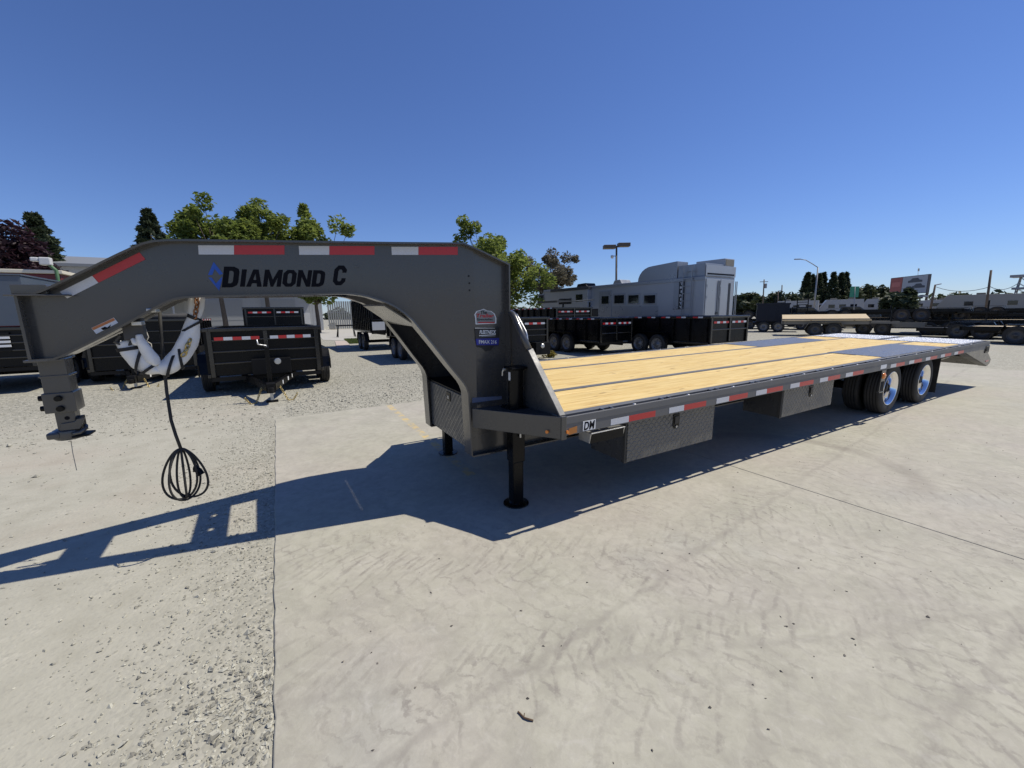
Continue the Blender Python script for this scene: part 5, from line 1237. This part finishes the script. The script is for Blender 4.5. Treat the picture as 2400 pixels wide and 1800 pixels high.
wk = mbp.build('walkway', paint('pink_concrete', (.46, .38, .33), .9)); wk['kind'] = 'structure'
pl_ = PX(783, 772, GZ); pt = thing('planter', 'round pale concrete planter at the workshop corner', 'planter', (pl_.x, pl_.y, GZ))
MB().lathe([(0, 0), (.42, 0), (.46, .1), (.48, .85), (.40, .86), (.38, .75), (0, .75)], (0, 0, 0), 'z', 24).build('tub', M_CONCRETE, pt, smooth=False)
sb_ = PX(812, 790, GZ); sw_ = thing('saw_horse', 'dark saw horse standing on the drive beyond the neck arch', 'stand', (sb_.x, sb_.y, GZ))
MB().box(-.7, .7, -.05, .05, .85, .95).build('beam', M_BLACK2, sw_)
for s in (-1, 1):
    for q in (-1, 1): MB().bar((s*.55, 0, .86), (s*.65, q*.32, 0), .06, .06).build('leg', M_BLACK2, sw_)
# ------------------------------------------------------------------ trees
def mat_leaf(name, c0, c1, trans=.35):
    t = NT(name); p = t.pos(); n = t.noise(p, .9, 3); cl = t.sep(t.vor(p, 3.2, out='Color'))
    c = t.mix(t.rng(n, .35, .65, 0, 1), c0, c1); c = t.mix(t.math('MULTIPLY', cl[0], .5), c, tuple(q*.6 for q in c0))
    t.set(Base_Color=c, Roughness=.55, Specular_IOR_Level=.25)
    tr = t.n('BsdfTranslucent'); t.l(t.mix(.5, c, tuple(min(1, q*1.6) for q in c1)), tr.inputs[0])
    ms = t.n('MixShader'); ms.inputs[0].default_value = trans
    t.l(t.b.outputs[0], ms.inputs[1]); t.l(tr.outputs[0], ms.inputs[2]); t.l(ms.outputs[0], t.o.inputs[0])
    return t.m
L_GREEN = mat_leaf('leaf_green', (.085, .12, .022), (.20, .25, .06), .45); L_GREEN2 = mat_leaf('leaf_bright', (.10, .135, .025), (.24, .29, .07), .45)
L_DARK = mat_leaf('leaf_conifer', (.03, .044, .022), (.07, .088, .045), .15); L_EUC = mat_leaf('leaf_eucalyptus', (.09, .085, .058), (.19, .17, .12), .3)
L_PLUM = mat_leaf('leaf_plum', (.02, .011, .016), (.055, .025, .034), .2); L_FAR = mat_leaf('leaf_far', (.035, .05, .022), (.085, .10, .045), .2)
M_BARK = paint('bark', (.09, .07, .052), .9, 0, 0, .2, 6.); M_BARKP = paint('pale_bark', (.30, .27, .23), .85, 0, 0, .2, 4.)
def leaf_mesh(name, centers, rad, n, size, mat, seed, droop=0., flat=1.):
    """leaf-sized kites around clump centres"""
    rng = np.random.default_rng(seed); k = rng.integers(0, len(centers), n); C = np.asarray(centers)[k]; rr = np.asarray(rad)[k]
    d = rng.normal(size=(n, 3)); d /= np.linalg.norm(d, axis=1)[:, None]; u = rng.uniform(.15, 1., n)**.5
    P = C+d*(rr*u)[:, None]*np.array([1, 1, flat])
    a = rng.normal(size=(n, 3)); a[:, 2] = a[:, 2]*.5-droop; a /= np.linalg.norm(a, axis=1)[:, None]
    b = np.cross(a, rng.normal(size=(n, 3))); b /= np.linalg.norm(b, axis=1)[:, None]
    s = size*rng.uniform(.6, 1.35, n)[:, None]; cu = np.cross(a, b)*s*.18
    V = np.stack([P-a*s, P+b*s*.42+cu, P+a*s, P-b*s*.42+cu], 1).reshape(-1, 3)
    i = np.arange(n)*4; F = np.concatenate([np.stack([i, i+1, i+2], 1), np.stack([i, i+2, i+3], 1)])
    me = bpy.data.meshes.new(name); me.vertices.add(len(V)); me.vertices.foreach_set('co', V.astype(np.float32).ravel())
    me.loops.add(len(F)*3); me.loops.foreach_set('vertex_index', F.astype(np.int32).ravel()); me.polygons.add(len(F))
    me.polygons.foreach_set('loop_start', np.arange(0, len(F)*3, 3, dtype=np.int32)); me.update(calc_edges=True); me.validate()
    me.materials.append(mat); return me
def broadleaf(name, label, loc, H, rx, rz, trunk_h, mat, n, size, seed, bark=None, clumps=26, group=None, sparse=1., tops=None):
    r = thing(name, label, 'tree', (loc.x, loc.y, GZ), 0, group); rnd = random.Random(seed); bark = bark or M_BARK
    cz = H-rz; C = []; Rd = []
    for i in range(clumps):
        while True:
            v = Vector((rnd.uniform(-1, 1), rnd.uniform(-1, 1), rnd.uniform(-1, 1)))
            if .35 < v.length < .95: break
        s = rnd.uniform(.16, .30)*sparse; C.append((v.x*rx*.88, v.y*rx*.88, cz+v.z*rz*.85)); Rd.append(rx*s*1.25)
    for (ox, oz, rr) in (tops or []): C.append((ox*hd_.x, ox*hd_.y, oz*H)); Rd.append(rr)
    tk = MB(); t0 = Vector((0, 0, 0)); t1 = Vector((rnd.uniform(-.2, .2), rnd.uniform(-.2, .2), trunk_h)); r0 = H*.017
    tk.tube([t0, t0.lerp(t1, .4)+Vector((.05, 0, 0)), t1, (t1.x*.5, t1.y*.5, cz+rz*.35)], r0, 9, rs=[r0*1.25, r0, r0*.85, r0*.25])
    tr = tk.build('trunk', bark, r, smooth=True)
    lb = MB()
    for c_ in C:
        c_ = Vector(c_); b0 = t1.lerp(Vector((0, 0, cz+rz*.3)), rnd.uniform(0, .7)); md = b0.lerp(c_, .5)+Vector((0, 0, -.04*H*rnd.random()))
        lb.tube([b0, md, c_], r0*.3, 5, rs=[r0*.42, r0*.25, r0*.08])
    lb.build('limbs', bark, tr, smooth=True)
    link('crown', leaf_mesh('crown', C, Rd, n, size, mat, seed, .25), None, r)
    return r
def conifer(name, label, loc, H, rad, mat, n, size, seed, group=None, base=.08, lean=0.):
    r = thing(name, label, 'tree', (loc.x, loc.y, GZ), 0, group); rnd = random.Random(seed); C = []; Rd = []
    N = 150
    for i in range(N):
        f = (i+.5)/N; z = H*(base+(1-base)*f); rr = rad*(1-f)**.8*rnd.uniform(.55, 1.1)+.05*rad; a = rnd.uniform(0, 6.283)
        C.append((math.cos(a)*rr*.75, math.sin(a)*rr*.75, z-.06*rr)); Rd.append(rad*.27*(1-f)+.011*H)
    tk = MB(); tk.cyl((0, 0, 0), (0, 0, H*.97), H*.016, 8, H*.002); t_ = tk.build('trunk', M_BARK, r, smooth=True)
    lb = MB()
    for c_ in C[::2]: lb.tube([(0, 0, c_[2]+.1*rad), c_], H*.003, 4)
    lb.build('limbs', M_BARK, t_)
    link('crown', leaf_mesh('crown', C, Rd, n, size, mat, seed, .35, .62), None, r); return r
GT = 'green shade trees in front of the workshop'
def at(px, py, d): g = PXD(px, py, d); return g, g.z-GZ
g, h0 = at(490, 462, 45); broadleaf('shade_tree', 'tallest green shade tree over the neck, left of its neighbours', g, h0, 3.5, 3.9, h0*.3, L_GREEN, 13000, .22, 21, None, 70, GT, .78, [(-.5, .97, .8), (-2.4, .83, .8)])
g, h0 = at(600, 475, 46); broadleaf('shade_tree', 'green shade tree standing between the two others over the neck', g, h0, 3.1, 3.9, h0*.3, L_GREEN2, 12000, .22, 22, None, 62, GT, .78, [(.2, .97, .8), (2.2, .86, .7)])
g, h0 = at(722, 500, 47); broadleaf('shade_tree', 'green shade tree with a pointed top beside the planter', g, h0, 3.4, 4.6, h0*.22, L_GREEN2, 13000, .22, 23, None, 66, GT, .78, [(-.4, 1.0, .6), (-.4, 1.05, .35), (2.8, .90, 1.0), (3.8, .86, .7), (1.0, .45, 1.1), (2.6, .42, 1.0), (-1.5, .42, 1.0), (3.6, .46, .8)])
g, h0 = at(1150, 535, 27); broadleaf('shade_tree', 'airy green tree growing behind the neck upright, beside the white horse trailer', g, h0, 3.1, 2.9, h0*.3, L_GREEN2, 10000, .15, 24, None, 62, None, .66, [(-1.7, 1.06, .4), (-1.5, .98, .5), (-1.9, .9, .5), (-1.0, 1.0, .45), (3.0, .60, .7), (3.6, .52, .5), (1.5, .45, .8), (2.2, .42, .7), (1.0, .36, .7), (2.8, .34, .5)])
g, h0 = at(1290, 592, 88); broadleaf('eucalyptus_tree', 'brownish eucalyptus with pale limbs behind the horse trailer', g, h0, 6.0, 4.8, h0*.32, L_EUC, 9000, .32, 25, M_BARKP, 44, None, .62, [(.3, .97, 1.5), (3.2, .92, 1.3), (5.0, .90, .9), (-4.5, .88, 1.1)])
g, h0 = at(5, 512, 40); broadleaf('plum_tree', 'purple leaved plum tree at the left edge of the yard', g, h0, 2.6, 3.8, h0*.3, L_PLUM, 9000, .22, 26, None, 26)
g, h0 = at(76, 502, 60); conifer('redwood_tree', 'dark conifer beside the purple plum tree', g, h0, 4.0, L_DARK, 10000, .34, 31)
g, h0 = at(345, 492, 70); conifer('redwood_tree', 'pointed dark conifer rising behind the bend of the neck', g, h0, 4.4, L_DARK, 10000, .38, 32)
g, h0 = at(140, 655, 50); broadleaf('dark_bush', 'dark evergreen shrub low beside the left conifer', g, h0, 2.4, 2.0, .8, L_DARK, 3500, .26, 33)
GC = 'tall conifers in a row behind the motorhomes'
for i, (px, py, d) in enumerate(((1894, 640, 150), (1905, 645, 156), (1921, 642, 150), (1931, 640, 158), (1955, 639, 150), (1974, 640, 154), (1984, 640, 160))):
    g = PXD(px, py, d); conifer('conifer', 'tall dark conifer in the row behind the motorhomes', g, g.z, 2.7, L_DARK, 2800, .6, 40+i, GC, .04)
GF = 'far trees along the horizon'
far = [(1735, 690, 130, 3.2), (1757, 688, 130, 4.0), (1775, 695, 125, 4.), (1800, 690, 120, 4.6), (1858, 682, 118, 5.6), (2015, 668, 150, 5.5), (2040, 672, 160, 6.), (2065, 680, 165, 6.), (2090, 688, 165, 5.), (2112, 682, 80, 2.5), (2240, 695, 150, 6.), (2275, 695, 140, 5.), (1703, 700, 140, 4.), (2380, 703, 150, 5)]
LBL = ['small pointed tree right of the horse trailer', 'round green tree beside the transformer pole', 'low green tree under the transformer pole', 'bushy green tree between the timber poles', 'wide dark round tree left of the conifer row', 'dark tree right of the conifer row', 'flat topped tree behind the green street sign', 'low dark tree left of the billboard', 'dark tree just behind the billboard edge', 'dark shrub in front of the billboard', 'dark tree behind the beige motorhome', 'round tree behind the dark striped motorhome', 'low tree behind the horse trailer tail', 'low tree behind the lattice tower']
for i, ((px, py, d, rx), lab) in enumerate(zip(far, LBL)):
    g = PXD(px, py, d); broadleaf('far_tree', lab, g, g.z, rx, min(rx, g.z*.45), g.z*.3, L_FAR if i not in (4, 9) else L_DARK, 1500, .6, 60+i, None, 14, GF)
# far wooded skyline
rg2 = np.random.default_rng(77); C = []; Rd = []
for i in range(420):
    a = rg2.uniform(R(-12), R(135)); d = rg2.uniform(230, 300); hgt = rg2.uniform(1.0, 5.5)
    C.append((CAM.x+math.cos(a)*d, CAM.y+math.sin(a)*d, hgt*.5)); Rd.append(hgt*.9)
o = link('distant_woods', leaf_mesh('distant_woods', C, Rd, 26000, 1.5, L_FAR, 5)); tag(o, 'low dark band of distant woods along the horizon', 'woods', kind='stuff')
# grass strip by the walk
P = []; a0, a1, a2, a3 = PX(806, 796, GZ), PX(860, 794, GZ), PX(858, 804, GZ), PX(818, 806, GZ)
N = 5000; u = rg2.uniform(0, 1, N); v = rg2.uniform(0, 1, N)
A = np.array([a0[:], a1[:], a2[:], a3[:]]); Q = (A[0]*(1-u)[:, None]+A[1]*u[:, None])*(1-v)[:, None]+(A[3]*(1-u)[:, None]+A[2]*u[:, None])*v[:, None]
h_ = rg2.uniform(.05, .13, N); dx = rg2.normal(0, .03, (N, 2)); w_ = rg2.uniform(0, 6.28, N)
V = np.zeros((N, 3, 3)); V[:, 0] = Q; V[:, 1] = Q; V[:, 0, 0] -= .02*np.cos(w_); V[:, 0, 1] -= .02*np.sin(w_); V[:, 1, 0] += .02*np.cos(w_); V[:, 1, 1] += .02*np.sin(w_); V[:, 2] = Q; V[:, 2, :2] += dx; V[:, 2, 2] += h_
me = bpy.data.meshes.new('grass'); me.from_pydata(V.reshape(-1, 3).tolist(), [], (np.arange(N*3).reshape(-1, 3)).tolist())
o = link('grass', me, mat_leaf('grass_blade', (.07, .11, .03), (.16, .19, .05), .3)); tag(o, 'short grass strip beside the walk beyond the neck arch', 'grass', kind='stuff')
wp = PX(1287, 838, GZ); C = [(wp.x+rg2.normal(0, .12), wp.y+rg2.normal(0, .12), GZ+.12) for _ in range(8)]
o = link('weed', leaf_mesh('weed', C, [.14]*8, 260, .06, mat_leaf('weed_leaf', (.16, .14, .03), (.30, .24, .05), .3), 9)); tag(o, 'small yellow green weed at the wheel of a dump trailer', 'weed')
